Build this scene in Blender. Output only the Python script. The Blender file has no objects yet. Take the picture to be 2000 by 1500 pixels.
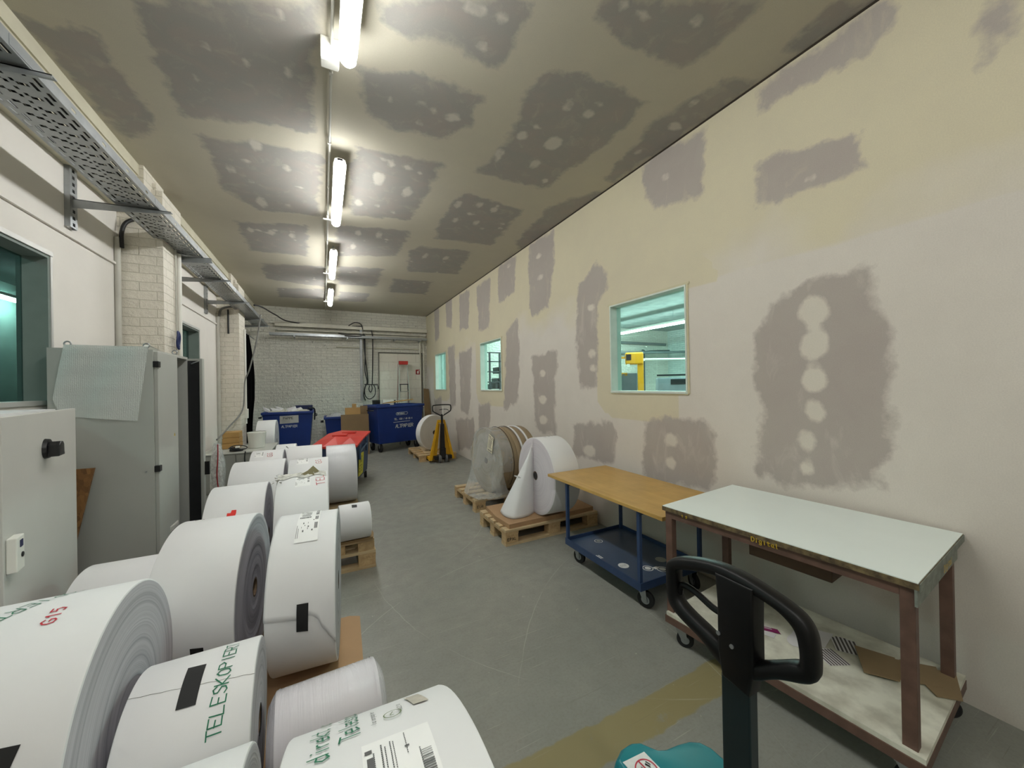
import bpy, bmesh, math, random
import numpy as np
from mathutils import Vector, Matrix
PI = math.pi
random.seed(7)
scene = bpy.context.scene
COL = scene.collection

# ------------------------------------------------------------------ camera
YAW, PITCH, ROLL, EYE = 0.4703, 0.00245, -0.0176, 1.55
_f = Vector((math.sin(YAW)*math.cos(PITCH), math.cos(YAW)*math.cos(PITCH), math.sin(PITCH)))
_r0 = Vector((math.cos(YAW), -math.sin(YAW), 0)); _u0 = _r0.cross(_f)
_r = _r0*math.cos(ROLL)+_u0*math.sin(ROLL); _u = -_r0*math.sin(ROLL)+_u0*math.cos(ROLL)
cd = bpy.data.cameras.new('camera'); cam = bpy.data.objects.new('camera', cd); COL.objects.link(cam)
cam.matrix_world = Matrix(((_r.x,_u.x,-_f.x,0),(_r.y,_u.y,-_f.y,0),(_r.z,_u.z,-_f.z,EYE),(0,0,0,1)))
cd.sensor_width = 36; cd.sensor_fit = 'HORIZONTAL'; cd.lens = 723/2000*36; cd.clip_start = 0.02
scene.camera = cam
# ------------------------------------------------------------------ world, exposure
w = bpy.data.worlds.new('world'); scene.world = w; w.use_nodes = True
w.node_tree.nodes['Background'].inputs[0].default_value = (0.5,0.55,0.6,1)
w.node_tree.nodes['Background'].inputs[1].default_value = 0.02
scene.view_settings.view_transform = 'Standard'; scene.view_settings.look = 'None'
scene.view_settings.exposure = 1.86; scene.view_settings.gamma = 1
scene.view_settings.use_curve_mapping = False
LAMP_POWER = 15.0          # emission of the tube diffusers in this room
NEXT_POWER = 26.0          # emission of the strip lights in the room next door

# ------------------------------------------------------------------ materials
MATS = {}
def lin(c):
    return tuple(((x/255)/12.92 if x/255 <= .04045 else ((x/255+.055)/1.055)**2.4) for x in c)
class NT:
    def __init__(s, name):
        s.m = bpy.data.materials.new(name); s.m.use_nodes = True; s.t = s.m.node_tree
        s.b = s.t.nodes['Principled BSDF']; s.out = s.t.nodes['Material Output']
    def n(s, typ, **kw):
        nd = s.t.nodes.new(typ)
        for k, v in kw.items():
            if k == 'ins':
                for a, b in v.items():
                    if isinstance(b, tuple) and len(b) == 2 and hasattr(b[0], 'outputs'): s.t.links.new(b[0].outputs[b[1]], nd.inputs[a])
                    elif hasattr(b, 'outputs'): s.t.links.new(b.outputs[0], nd.inputs[a])
                    else: nd.inputs[a].default_value = b
            else: setattr(nd, k, v)
        return nd
    def noise(s, vec, scale, detail=4, rough=.55, dist=0):
        return s.n('ShaderNodeTexNoise', ins={'Vector': vec, 'Scale': scale, 'Detail': detail, 'Roughness': rough, 'Distortion': dist})
    def ramp(s, fac, stops):
        r = s.n('ShaderNodeValToRGB', ins={'Fac': fac}); e = r.color_ramp.elements
        while len(e) < len(stops): e.new(.5)
        for i, (p, c) in enumerate(stops):
            e[i].position = p; e[i].color = (c if isinstance(c, tuple) else (c, c, c))[:3]+(1,)
        return r
    def mix(s, fac, a, b, blend='MIX'):
        m = s.n('ShaderNodeMix', data_type='RGBA', blend_type=blend)
        for i, v in ((0, fac), (6, a), (7, b)):
            if isinstance(v, tuple) and hasattr(v[0], 'outputs'): s.t.links.new(v[0].outputs[v[1]], m.inputs[i])
            elif hasattr(v, 'outputs'): s.t.links.new(v.outputs[2] if v.bl_idname == 'ShaderNodeMix' else v.outputs[0], m.inputs[i])
            else: m.inputs[i].default_value = v if i == 0 else tuple(v)[:3]+(1,)
        return m
    def math(s, op, a, b=0.0, c=None):
        m = s.n('ShaderNodeMath', operation=op)
        for i, v in enumerate([a, b] + ([c] if c is not None else [])):
            if isinstance(v, tuple): s.t.links.new(v[0].outputs[v[1]], m.inputs[i])
            elif hasattr(v, 'outputs'): s.t.links.new(v.outputs[0], m.inputs[i])
            else: m.inputs[i].default_value = v
        return m
    def col(s, v):
        if hasattr(v, 'outputs'): s.t.links.new(v.outputs[2] if v.bl_idname == 'ShaderNodeMix' else v.outputs[0], s.b.inputs['Base Color'])
        else: s.b.inputs['Base Color'].default_value = tuple(v)[:3]+(1,)
    def bump(s, h, strength=.3, dist=.01):
        b = s.n('ShaderNodeBump', ins={'Height': h, 'Strength': strength, 'Distance': dist}); s.t.links.new(b.outputs[0], s.b.inputs['Normal']); return b
def gen(name, rgb, rough=.5, metal=0, var=.12, scale=6, bump=0, bscale=60, coat=0, rgb2=None, stretch=None, spec=.5):
    if name in MATS: return MATS[name]
    t = NT(name); tc = t.n('ShaderNodeTexCoord'); v = (tc, 'Object')
    if stretch: v = t.n('ShaderNodeMapping', ins={'Vector': v, 'Scale': stretch})
    c = lin(rgb); c2 = lin(rgb2) if rgb2 else tuple(x*(1-var) for x in c)
    nz = t.noise(v, scale)
    t.col(t.mix(t.ramp(nz, [(.35, 0.), (.65, 1.)]), c, c2))
    t.b.inputs['Roughness'].default_value = rough; t.b.inputs['Metallic'].default_value = metal
    t.b.inputs['Specular IOR Level'].default_value = spec
    if coat: t.b.inputs['Coat Weight'].default_value = coat; t.b.inputs['Coat Roughness'].default_value = .12
    if bump: t.bump(t.noise(v, bscale, 5), bump, .004)
    MATS[name] = t.m; return t.m
def emit(name, rgb, strength):
    t = NT(name); t.b.inputs['Emission Color'].default_value = tuple(rgb)+(1,); t.b.inputs['Emission Strength'].default_value = strength
    t.col((.8,.8,.8)); t.m.cycles.emission_sampling = 'FRONT'; MATS[name] = t.m; return t.m
def drywall(name, cream, pale, board, board2, dot):
    t = NT(name); tc = t.n('ShaderNodeTexCoord'); o = (tc, 'Object')
    at = t.n('ShaderNodeAttribute', attribute_name='patch'); ad = t.n('ShaderNodeAttribute', attribute_name='spot')
    ap = t.n('ShaderNodeAttribute', attribute_name='pale')
    n1 = t.noise(o, 5, 6, .6); n2 = t.noise(o, 24, 5, .6); n3 = t.noise(o, 1.3, 3); n4 = t.noise(o, 180, 3)
    off = t.math('ADD', t.math('MULTIPLY', t.math('SUBTRACT', n1, .5), .26), t.math('MULTIPLY', t.math('SUBTRACT', n2, .5), .035))
    d = t.math('ADD', (at, 'Fac'), off)                       # signed distance to a bare board area, ragged by the trowel
    mask = t.ramp(t.math('MULTIPLY_ADD', t.math('MULTIPLY', d, t.math('MULTIPLY_ADD', n3, 14., 1.)), 1., .5), [(.30, 1.), (.70, 0.)])
    dd = t.math('ADD', (ad, 'Fac'), t.math('MULTIPLY', off, .35))
    dmask = t.ramp(t.math('MULTIPLY_ADD', dd, 26., .5), [(.1, 1.), (.7, 0.)])
    pm = t.ramp(t.math('ADD', (ap, 'Fac'), t.math('MULTIPLY', t.math('SUBTRACT', n3, .5), .9)), [(.35, 0.), (.65, 1.)])
    base = t.mix(pm, lin(cream), lin(pale))
    vein = t.ramp(t.noise(o, 3.2, 5, .6, 1.5), [(.42, 0.), (.62, 1.)])
    bare = t.mix(vein, lin(board), lin(board2))
    sm = t.ramp(t.noise(t.n('ShaderNodeMapping', ins={'Vector': o, 'Scale': (1., 1., .35)}), 7, 5, .65, .8), [(.55, 0.), (.75, .40)])
    bare = t.mix(sm, bare, base)                                # thin smears of filler dragged over the board
    c = t.mix(mask, base, bare); c = t.mix(dmask, c, lin(dot))
    c = t.mix(t.math('MULTIPLY', t.ramp(n4, [(.3, 0.), (.7, 1.)]), .10), c, (.1,.1,.09))
    c = t.mix(t.math('MULTIPLY', t.ramp(t.noise(o, 2.5, 6, .7), [(.4, 0.), (.75, 1.)]), .18), c, lin(board))
    t.col(c); t.b.inputs['Roughness'].default_value = .85
    h = t.math('ADD', t.math('MULTIPLY', mask, -.5), t.math('MULTIPLY', n2, .25))
    t.bump(h, .25, .004); MATS[name] = t.m; return t.m
def brick(name, c1, c2, mortar, bump=.6, sw=.26, sh=.078, wear=(150,146,135), wob=.022):
    t = NT(name); tc = t.n('ShaderNodeTexCoord'); sx = t.n('ShaderNodeSeparateXYZ', ins={'Vector': (tc, 'Object')})
    u = t.math('ADD', (sx, 'X'), (sx, 'Y'))
    nz = t.noise((tc, 'Object'), 7, 5)
    zz = t.math('MULTIPLY_ADD', t.math('SUBTRACT', nz, .5), wob, (sx, 'Z'))
    cv = t.n('ShaderNodeCombineXYZ', ins={'X': u, 'Y': zz})
    b = t.n('ShaderNodeTexBrick', ins={'Vector': cv, 'Scale': 1., 'Brick Width': sw, 'Row Height': sh, 'Mortar Size': .006, 'Mortar Smooth': .6, 'Bias': 0.,
             'Color1': lin(c1)+(1,), 'Color2': lin(c2)+(1,), 'Mortar': lin(mortar)+(1,)})
    n2 = t.noise((tc, 'Object'), 14, 6, .65)
    c = t.mix(t.ramp(n2, [(.62, 0.), (.72, 1.)]), (b, 'Color'), lin(wear))
    t.col(c); t.b.inputs['Roughness'].default_value = .6
    h = t.math('ADD', t.math('MULTIPLY', (b, 'Fac'), -1.), t.math('MULTIPLY', n2, 1.3+wob*40))
    t.bump(h, bump, .012+wob*.3); MATS[name] = t.m; return t.m
def wood(name, c1, c2, axis=0, rough=.6, scale=10, bump=.25):
    if name in MATS: return MATS[name]
    t = NT(name); tc = t.n('ShaderNodeTexCoord'); s = [scale]*3; s[axis] = scale*.06
    mp = t.n('ShaderNodeMapping', ins={'Vector': (tc, 'Object'), 'Scale': tuple(s)})
    n = t.noise(mp, 3, 6, .65, .6); n2 = t.noise((tc, 'Object'), 5, 4)
    c = t.mix(t.ramp(n, [(.3, 0.), (.7, 1.)]), lin(c1), lin(c2))
    c = t.mix(t.math('MULTIPLY', t.ramp(n2, [(.4, 0.), (.7, 1.)]), .35), c, tuple(x*.55 for x in lin(c2)))
    t.col(c); t.b.inputs['Roughness'].default_value = rough; t.bump(n, bump, .002); MATS[name] = t.m; return t.m
def paper(name, rgb, rough=.6, coat=0, wr=0):
    t = NT(name); tc = t.n('ShaderNodeTexCoord'); mp = t.n('ShaderNodeMapping', ins={'Vector': (tc, 'Object'), 'Scale': (9., .5, .5)})
    n = t.noise((tc, 'Object'), 3, 4); c = lin(rgb)
    t.col(t.mix(t.ramp(n, [(.3, 0.), (.7, 1.)]), c, tuple(x*.95 for x in c))); t.b.inputs['Roughness'].default_value = rough
    if coat:
        t.b.inputs['Coat Weight'].default_value = 1; t.b.inputs['Coat Roughness'].default_value = .06
        t.b.inputs['Coat IOR'].default_value = 1.6
        wv = t.noise(mp, 5, 5, .6, 1.2); b = t.n('ShaderNodeBump', ins={'Height': wv, 'Strength': wr, 'Distance': .02})
        t.t.links.new(b.outputs[0], t.b.inputs['Coat Normal'])
    else: t.bump(t.noise((tc, 'Object'), 2.2, 3), .12, .02)
    MATS[name] = t.m; return t.m
def paper_end(name, c1, c2):
    t = NT(name); tc = t.n('ShaderNodeTexCoord'); sx = t.n('ShaderNodeSeparateXYZ', ins={'Vector': (tc, 'Object')})
    r = t.math('SQRT', t.math('ADD', t.math('MULTIPLY', (sx, 'Y'), (sx, 'Y')), t.math('MULTIPLY', (sx, 'Z'), (sx, 'Z'))))
    cv = t.n('ShaderNodeCombineXYZ', ins={'X': r})
    n = t.noise(cv, 55, 6, .7); n3 = t.noise(cv, 9, 3)
    f = t.ramp(t.math('ADD', t.math('MULTIPLY', n, .7), t.math('MULTIPLY', n3, .3)), [(.42, 0.), (.62, 1.)])
    t.col(t.mix(f, lin(c1), lin(c2))); t.b.inputs['Roughness'].default_value = .8; t.bump(n, .5, .004)
    MATS[name] = t.m; return t.m
def clear(name, tint, milk=.2, rough=.05, scale=20, bump=.6, rings=False):
    """thin see-through plastic or glass: transparent, with a real gloss and some milky diffusion"""
    t = NT(name); t.t.nodes.remove(t.b); tc = t.n('ShaderNodeTexCoord')
    n = t.noise((tc, 'Object'), scale, 4, .6, 1.)
    b = t.n('ShaderNodeBump', ins={'Height': n, 'Strength': bump, 'Distance': .01})
    tr = t.n('ShaderNodeBsdfTransparent', ins={'Color': tuple(tint)+(1,)})
    gl = t.n('ShaderNodeBsdfGlossy', ins={'Roughness': rough, 'Color': (1,1,1,1)}); df = t.n('ShaderNodeBsdfDiffuse', ins={'Color': (.75,.76,.75,1)})
    if bump: t.t.links.new(b.outputs[0], gl.inputs['Normal'])
    fr = t.n('ShaderNodeFresnel', ins={'IOR': 1.5})
    if bump: t.t.links.new(b.outputs[0], fr.inputs['Normal'])
    m1 = t.n('ShaderNodeMixShader'); m1.inputs[0].default_value = milk
    if milk and bump:
        t.t.links.new(t.math('MULTIPLY', t.ramp(n, [(.3, .5), (.7, 1.)]), milk).outputs[0], m1.inputs[0])
    t.t.links.new(tr.outputs[0], m1.inputs[1]); t.t.links.new(df.outputs[0], m1.inputs[2])
    geo = t.n('ShaderNodeNewGeometry')
    fq = t.math('MULTIPLY', fr, t.math('SUBTRACT', 1.0, (geo, 'Backfacing')))      # no total reflection on leaving the thin sheet
    m2 = t.n('ShaderNodeMixShader'); t.t.links.new(fq.outputs[0], m2.inputs[0]); t.t.links.new(m1.outputs[0], m2.inputs[1]); t.t.links.new(gl.outputs[0], m2.inputs[2])
    t.t.links.new(m2.outputs[0], t.out.inputs[0]); MATS[name] = t.m; return t.m

# ------------------------------------------------------------------ mesh helpers
def finish(bm, name, mat, parent=None, smooth=False, kind=None, label=None):
    me = bpy.data.meshes.new(name); bm.to_mesh(me); bm.free()
    o = bpy.data.objects.new(name, me); COL.objects.link(o)
    for m in (mat if isinstance(mat, (list, tuple)) else [mat]): me.materials.append(m)
    if smooth:
        for p in me.polygons: p.use_smooth = True
        me.set_sharp_from_angle(angle=math.radians(smooth if smooth is not True else 40))
    if parent: o.parent = parent
    if kind: o['kind'] = kind
    if label: o['label'] = label
    return o
def thing(name, label, cat, loc=(0,0,0), rz=0, group=None):
    o = bpy.data.objects.new(name, None); COL.objects.link(o); o.location = loc; o.rotation_euler = (0,0,rz)
    o.empty_display_size = .1
    o['label'] = label; o['category'] = cat
    if group: o['group'] = group
    return o
def tag(o, label, cat, group=None):
    o['label'] = label; o['category'] = cat
    if group: o['group'] = group
    return o
def dup(root, loc, rz=0, label=None, group=None):
    r = root.copy(); COL.objects.link(r); r.location = loc; r.rotation_euler = (0,0,rz)
    if label: r['label'] = label
    if group: r['group'] = group
    for ch in list(root.children):
        c = ch.copy(); COL.objects.link(c); c.parent = r
        for g in list(ch.children):
            d = g.copy(); COL.objects.link(d); d.parent = c
    return r
def box(bm, x0, x1, y0, y1, z0, z1, bev=0, M=None):
    vs = [bm.verts.new((x, y, z)) for x in (x0, x1) for y in (y0, y1) for z in (z0, z1)]
    fs = [bm.faces.new([vs[i] for i in q]) for q in ((0,1,3,2),(4,6,7,5),(0,4,5,1),(2,3,7,6),(0,2,6,4),(1,5,7,3))]
    if bev:
        es = list({e for f in fs for e in f.edges})
        r = bmesh.ops.bevel(bm, geom=es, offset=bev, segments=2, affect='EDGES', profile=.5); vs = list({v for v in r['verts']} | {v for v in vs if v.is_valid})
    if M is not None: bmesh.ops.transform(bm, matrix=M, verts=[v for v in vs if v.is_valid])
    return vs
def B(name, dims, mat, parent=None, bev=0, M=None, kind=None, label=None, smooth=False):
    bm = bmesh.new(); box(bm, *dims, bev=bev, M=M); return finish(bm, name, mat, parent, smooth=smooth, kind=kind, label=label)
def tube(bm, pts, r, seg=10, cap=True, mi=0):
    """swept round tube through pts (r may be a list)"""
    pts = [Vector(p) for p in pts]; n = len(pts); rs = r if isinstance(r, (list, tuple)) else [r]*n
    rings = []; up = None
    for i, p in enumerate(pts):
        d = (pts[min(i+1, n-1)]-pts[max(i-1, 0)]).normalized()
        if up is None: up = Vector((0,0,1)) if abs(d.z) < .9 else Vector((1,0,0))
        a = d.cross(up).normalized(); b = a.cross(d).normalized(); up = b
        rings.append([bm.verts.new(p+(a*math.cos(2*PI*k/seg)+b*math.sin(2*PI*k/seg))*rs[i]) for k in range(seg)])
    for i in range(n-1):
        for k in range(seg):
            f = bm.faces.new((rings[i][k], rings[i][(k+1) % seg], rings[i+1][(k+1) % seg], rings[i+1][k])); f.material_index = mi
    if cap:
        bm.faces.new(rings[0][::-1]).material_index = mi; bm.faces.new(rings[-1]).material_index = mi
def T(name, pts, r, mat, parent=None, seg=10, label=None, kind=None):
    bm = bmesh.new(); tube(bm, pts, r, seg); return finish(bm, name, mat, parent, smooth=50, label=label, kind=kind)
def smoothpts(pts, n=6):
    P = [Vector(p) for p in pts]; out = []
    for i in range(len(P)-1):
        a = P[max(i-1, 0)]; b = P[i]; c = P[i+1]; d = P[min(i+2, len(P)-1)]
        for k in range(n):
            t = k/n; out.append(.5*((2*b)+(c-a)*t+(2*a-5*b+4*c-d)*t*t+(3*b-3*c+d-a)*t**3))
    out.append(P[-1]); return out
def lathe(bm, prof, axis='X', seg=48, mis=None, center=(0,0,0)):
    """prof: (a, r) pairs along the axis"""
    rings = []
    for a, r in prof:
        ring = []
        for k in range(seg):
            c, s = math.cos(2*PI*k/seg)*r, math.sin(2*PI*k/seg)*r
            p = {'X': (a, c, s), 'Y': (c, a, -s), 'Z': (c, s, a)}[axis]
            ring.append(bm.verts.new((p[0]+center[0], p[1]+center[1], p[2]+center[2])))
        rings.append(ring)
    for i in range(len(rings)-1):
        for k in range(seg):
            f = bm.faces.new((rings[i][k], rings[i][(k+1) % seg], rings[i+1][(k+1) % seg], rings[i+1][k]))
            if mis: f.material_index = mis[i]
    return rings
def capped(bm, prof, axis='X', seg=24, center=(0,0,0)):
    r = lathe(bm, prof, axis, seg, center=center); bm.faces.new(r[0][::-1]); bm.faces.new(r[-1])
def prism(bm, poly, h0, h1, axis='Z', bev=0):
    """extrude a 2-D outline along an axis"""
    def P(a, b, h): return {'Z': (a, b, h), 'Y': (a, h, b), 'X': (h, a, b)}[axis]
    lo = [bm.verts.new(P(a, b, h0)) for a, b in poly]; hi = [bm.verts.new(P(a, b, h1)) for a, b in poly]; n = len(poly)
    fs = [bm.faces.new(lo[::-1]), bm.faces.new(hi)]
    for i in range(n): fs.append(bm.faces.new((lo[i], lo[(i+1) % n], hi[(i+1) % n], hi[i])))
    bmesh.ops.recalc_face_normals(bm, faces=fs)
    if bev: bmesh.ops.bevel(bm, geom=list({e for f in fs[:2] for e in f.edges}), offset=bev, segments=3, affect='EDGES', profile=.5)
def sheet(bm, P, nu, nv):
    g = [[bm.verts.new(P(i/nu, j/nv)) for j in range(nv+1)] for i in range(nu+1)]
    for i in range(nu):
        for j in range(nv): bm.faces.new((g[i][j], g[i+1][j], g[i+1][j+1], g[i][j+1]))
    return g
def solid(o, th, off=0):
    m = o.modifiers.new('thickness', 'SOLIDIFY'); m.thickness = th; m.offset = off; return o

# ------------------------------------------------------------------ stroke lettering
GL = {'A': [[(0,0),(2,6),(4,0)],[(.8,2.2),(3.2,2.2)]], 'B': [[(0,0),(0,6),(3,6),(3.6,4.6),(3,3.2),(0,3.2)],[(3,3.2),(4,1.8),(3,0),(0,0)]], 'C': [[(4,5.2),(2.5,6),(.6,5),(0,3),(.6,1),(2.5,0),(4,.8)]],
 'D': [[(0,0),(0,6),(2.4,6),(4,4.4),(4,1.6),(2.4,0),(0,0)]], 'E': [[(4,6),(0,6),(0,0),(4,0)],[(0,3.1),(3,3.1)]], 'F': [[(4,6),(0,6),(0,0)],[(0,3.1),(3,3.1)]],
 'G': [[(4,5),(2.5,6),(.6,5),(0,3),(.6,.8),(2.5,0),(4,1),(4,2.8),(2.4,2.8)]], 'H': [[(0,0),(0,6)],[(4,0),(4,6)],[(0,3),(4,3)]], 'I': [[(2,0),(2,6)]], 'K': [[(0,0),(0,6)],[(3.8,6),(.2,2.8),(4,0)]],
 'L': [[(0,6),(0,0),(3.6,0)]], 'M': [[(0,0),(0,6),(2,2.6),(4,6),(4,0)]], 'N': [[(0,0),(0,6),(4,0),(4,6)]], 'O': [[(2,6),(.5,5),(0,3),(.5,1),(2,0),(3.5,1),(4,3),(3.5,5),(2,6)]],
 'P': [[(0,0),(0,6),(3,6),(4,4.6),(3,3),(0,3)]], 'R': [[(0,0),(0,6),(3,6),(4,4.6),(3,3),(0,3)],[(1.8,3),(4,0)]], 'S': [[(3.8,5),(2.4,6),(.6,5.4),(.5,4),(3.4,2.4),(3.6,.8),(2,0),(.2,.8)]],
 'T': [[(0,6),(4,6)],[(2,6),(2,0)]], 'U': [[(0,6),(0,1.4),(1.4,0),(2.8,0),(4,1.4),(4,6)]], 'Z': [[(0,6),(4,6),(0,0),(4,0)]], '1': [[(.8,4.6),(2.2,6),(2.2,0)]], '5': [[(3.8,6),(.6,6),(.4,3.4),(2.6,3.6),(3.8,2),(2.6,0),(.3,.4)]],
 '0': [[(2,6),(.4,4.6),(.4,1.4),(2,0),(3.6,1.4),(3.6,4.6),(2,6)]], '2': [[(.2,4.8),(2,6),(3.8,4.8),(3.4,3.2),(0,0),(4,0)]], '4': [[(3,0),(3,6),(0,2),(4,2)]], '7': [[(0,6),(4,6),(1.4,0)]], '8': [[(2,3.2),(.5,4.6),(2,6),(3.5,4.6),(2,3.2),(.2,1.6),(2,0),(3.8,1.6),(2,3.2)]],
 '3': [[(.2,5.4),(2.4,6),(3.6,4.7),(1.8,3.2),(3.8,1.6),(2.2,0),(.2,.6)]], '6': [[(3.6,5.6),(1.6,5.4),(.2,2.6),(1,0),(3,0),(3.8,1.8),(2.4,3.2),(.3,2.2)]], '9': [[(.4,.4),(2.6,.6),(3.8,3.4),(3,6),(1,6),(.2,4.2),(1.6,2.8),(3.7,3.8)]],
 'a': [[(3.4,4),(1.2,4),(0,2),(1.2,0),(3.2,.8)],[(3.4,4),(3.4,.6),(4,0)]], 'd': [[(3.4,3.6),(1.2,4),(0,2),(1.2,0),(3.4,.8)],[(3.4,6.4),(3.4,0)]], 'e': [[(.2,2),(3.6,2.2),(2.8,4),(1,3.8),(0,2),(1,0),(3.6,.6)]],
 'g': [[(3.4,3.6),(1.2,4),(0,2),(1.2,.2),(3.4,1)],[(3.4,4),(3.4,-1.4),(1.6,-2.2),(.2,-1.4)]], 'i': [[(2,4),(2,0)],[(2,5.6),(2,5.2)]], 'k': [[(.4,6.4),(.4,0)],[(3,4),(.6,1.8),(3.4,0)]], 'l': [[(1.6,6.4),(1.4,.8),(2.4,0)]],
 'm': [[(0,0),(0,4)],[(0,3),(1,4),(2,3),(2,0)],[(2,3),(3,4),(4,3),(4,0)]], 'n': [[(.3,0),(.3,4)],[(.3,3),(2,4),(3.4,3),(3.4,0)]], 'o': [[(2,4),(.2,2.6),(.6,.4),(2,0),(3.6,1),(3.4,3.2),(2,4)]], 'p': [[(.3,4),(.3,-2)],[(.3,3.4),(2.4,4),(3.6,2.4),(2.4,.2),(.3,.6)]],
 'r': [[(.4,4),(.4,0)],[(.4,2.8),(1.8,4),(3.2,3.6)]], 's': [[(3.2,3.6),(1.4,4),(.6,3),(3,1.4),(2.4,0),(.2,.4)]], 't': [[(1.6,5.8),(1.6,.8),(2.6,0),(3.4,.6)],[(.2,4),(3.2,4)]], 'u': [[(.2,4),(.2,1),(1.4,0),(3.2,.8)],[(3.4,4),(3.4,0)]], 'h': [[(.3,6.4),(.3,0)],[(.3,3),(2,4),(3.4,3),(3.4,0)]],
 '.': [[(1.6,0),(2,.3)]], ':': [[(1.8,1),(2,1.3)],[(1.8,3.4),(2,3.7)]], '-': [[(.6,2.6),(3.4,2.6)]], ' ': [], '/': [[(.4,0),(3.6,6)]]}
def strokes(bm, text, F, size, width, jitter=0, space=1.45, mi=0):
    """ribbon lettering; F(u, v) gives the point on the surface, u along the line, v up, metres"""
    rnd = random.Random(len(text)*7+3); k = size/6; x = 0
    for ch in text:
        for line in GL.get(ch, []):
            pts = [(x+(a+rnd.uniform(-1, 1)*jitter)*k*.92, (b+rnd.uniform(-1, 1)*jitter)*k) for a, b in line]
            for (a, b), (c, d) in zip(pts, pts[1:]):
                dx, dy = c-a, d-b; L = math.hypot(dx, dy) or 1e-6; ex, ey = dx/L*width*.35, dy/L*width*.35; nx, ny = -dy/L*width/2, dx/L*width/2
                q = [(a-ex+nx, b-ey+ny), (a-ex-nx, b-ey-ny), (c+ex-nx, d+ey-ny), (c+ex+nx, d+ey+ny)]
                bm.faces.new([bm.verts.new(F(u, v)) for u, v in q]).material_index = mi
        x += 4*k*space
def textlen(text, size, space=1.45): return len(text)*4*size/6*space
# ------------------------------------------------------------------ filler patches measured on the wall and ceiling (metres)
WALL_PATCHES=[[(1.49,3.55),(1.42,3.56),(0.85,3.58),(0.81,3.54),(0.82,3.41),(0.9,3.35),(1.14,3.38),(1.3,3.41),(1.49,3.4)],[(1.55,2.76),(1.52,2.92),(1.5,3.05),(1.38,3.06),(1.2,2.98),(1.02,2.96),(0.93,3.01),(0.95,2.81),(0.89,2.72),(1.05,2.73),(1.26,2.73),(1.54,2.75)],[(2.56,3.62),(2.32,3.63),(1.9,3.53),(1.89,3.26),(1.93,3.04),(2.12,3.06),(2.38,3.13),(2.49,3.3)],[(4.69,3.58),(4.05,3.56),(4.04,3.09),(4.21,2.59),(4.62,2.56),(4.72,2.69)],[(3.53,2.7),(3.2,2.87),(3.0,2.67),(3.02,2.57),(3.22,2.39),(3.21,1.88),(3.24,1.54),(3.52,1.49),(3.6,1.92)],[(1.52,1.92),(1.45,2.05),(1.21,2.14),(0.94,2.18),(0.87,1.99),(0.84,1.79),(0.85,1.49),(0.88,0.94),(1.08,0.89),(1.38,0.88),(1.54,0.9),(1.5,1.24),(1.56,1.56)],[(2.58,1.2),(1.96,1.26),(1.84,1.13),(1.89,0.69),(2.56,0.64),(2.57,0.91)],[(3.68,1.05),(2.97,1.17),(2.93,1.01),(3.02,0.73),(3.69,0.67)],[(4.64,1.93),(3.98,2.01),(4.06,1.49),(4.08,0.88),(4.61,0.89)],[(5.5,2.42),(5.06,2.59),(5.04,1.8),(5.15,1.24),(5.61,1.14)],[(5.78,3.6),(5.09,3.56),(5.17,3.02),(5.74,2.97)],[(6.79,3.49),(6.11,3.47),(6.2,2.6),(6.7,2.62)],[(7.81,3.57),(7.17,3.53),(7.26,2.76),(7.82,2.78)],[(8.85,3.62),(8.28,3.62),(8.4,2.92),(8.8,2.98)],[(9.89,3.63),(9.4,3.6),(9.49,2.81),(9.85,2.72)],[(7.88,2.27),(7.08,2.31),(7.25,1.16),(7.36,0.89),(7.84,1.02)],[(6.77,1.18),(6.19,1.25),(6.29,0.63),(6.79,0.57)],[(8.71,2.47),(8.19,2.54),(8.19,1.12),(8.59,0.98)],[(10.05,1.19),(9.35,1.27),(9.3,0.55),(9.99,0.49)],[(8.21,0.77),(7.06,0.91),(6.94,0.35),(8.06,0.08)],[(0.53,3.13),(0.5,3.25),(0.4,3.16),(0.41,3.04),(0.51,2.98)]]
WALL_DOTS=[(1.19,1.98,0.079,0.094),(1.19,1.76,0.072,0.089),(1.19,1.54,0.068,0.083),(1.19,1.36,0.063,0.076),(1.24,1.17,0.065,0.077),(1.24,0.99,0.039,0.045),(1.19,2.79,0.024,0.025),(2.26,3.35,0.054,0.04),(3.31,2.41,0.063,0.04),(3.3,1.89,0.07,0.046),(3.3,1.72,0.07,0.046),(4.37,1.7,0.093,0.05),(4.38,1.34,0.106,0.056),(4.39,1.06,0.119,0.064),(2.26,1.04,0.074,0.062),(3.4,0.78,0.109,0.071),(2.26,0.84,0.064,0.054),(4.42,3.34,0.071,0.035),(4.38,3.04,0.083,0.042),(5.38,3.48,0.077,0.033)]
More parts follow.
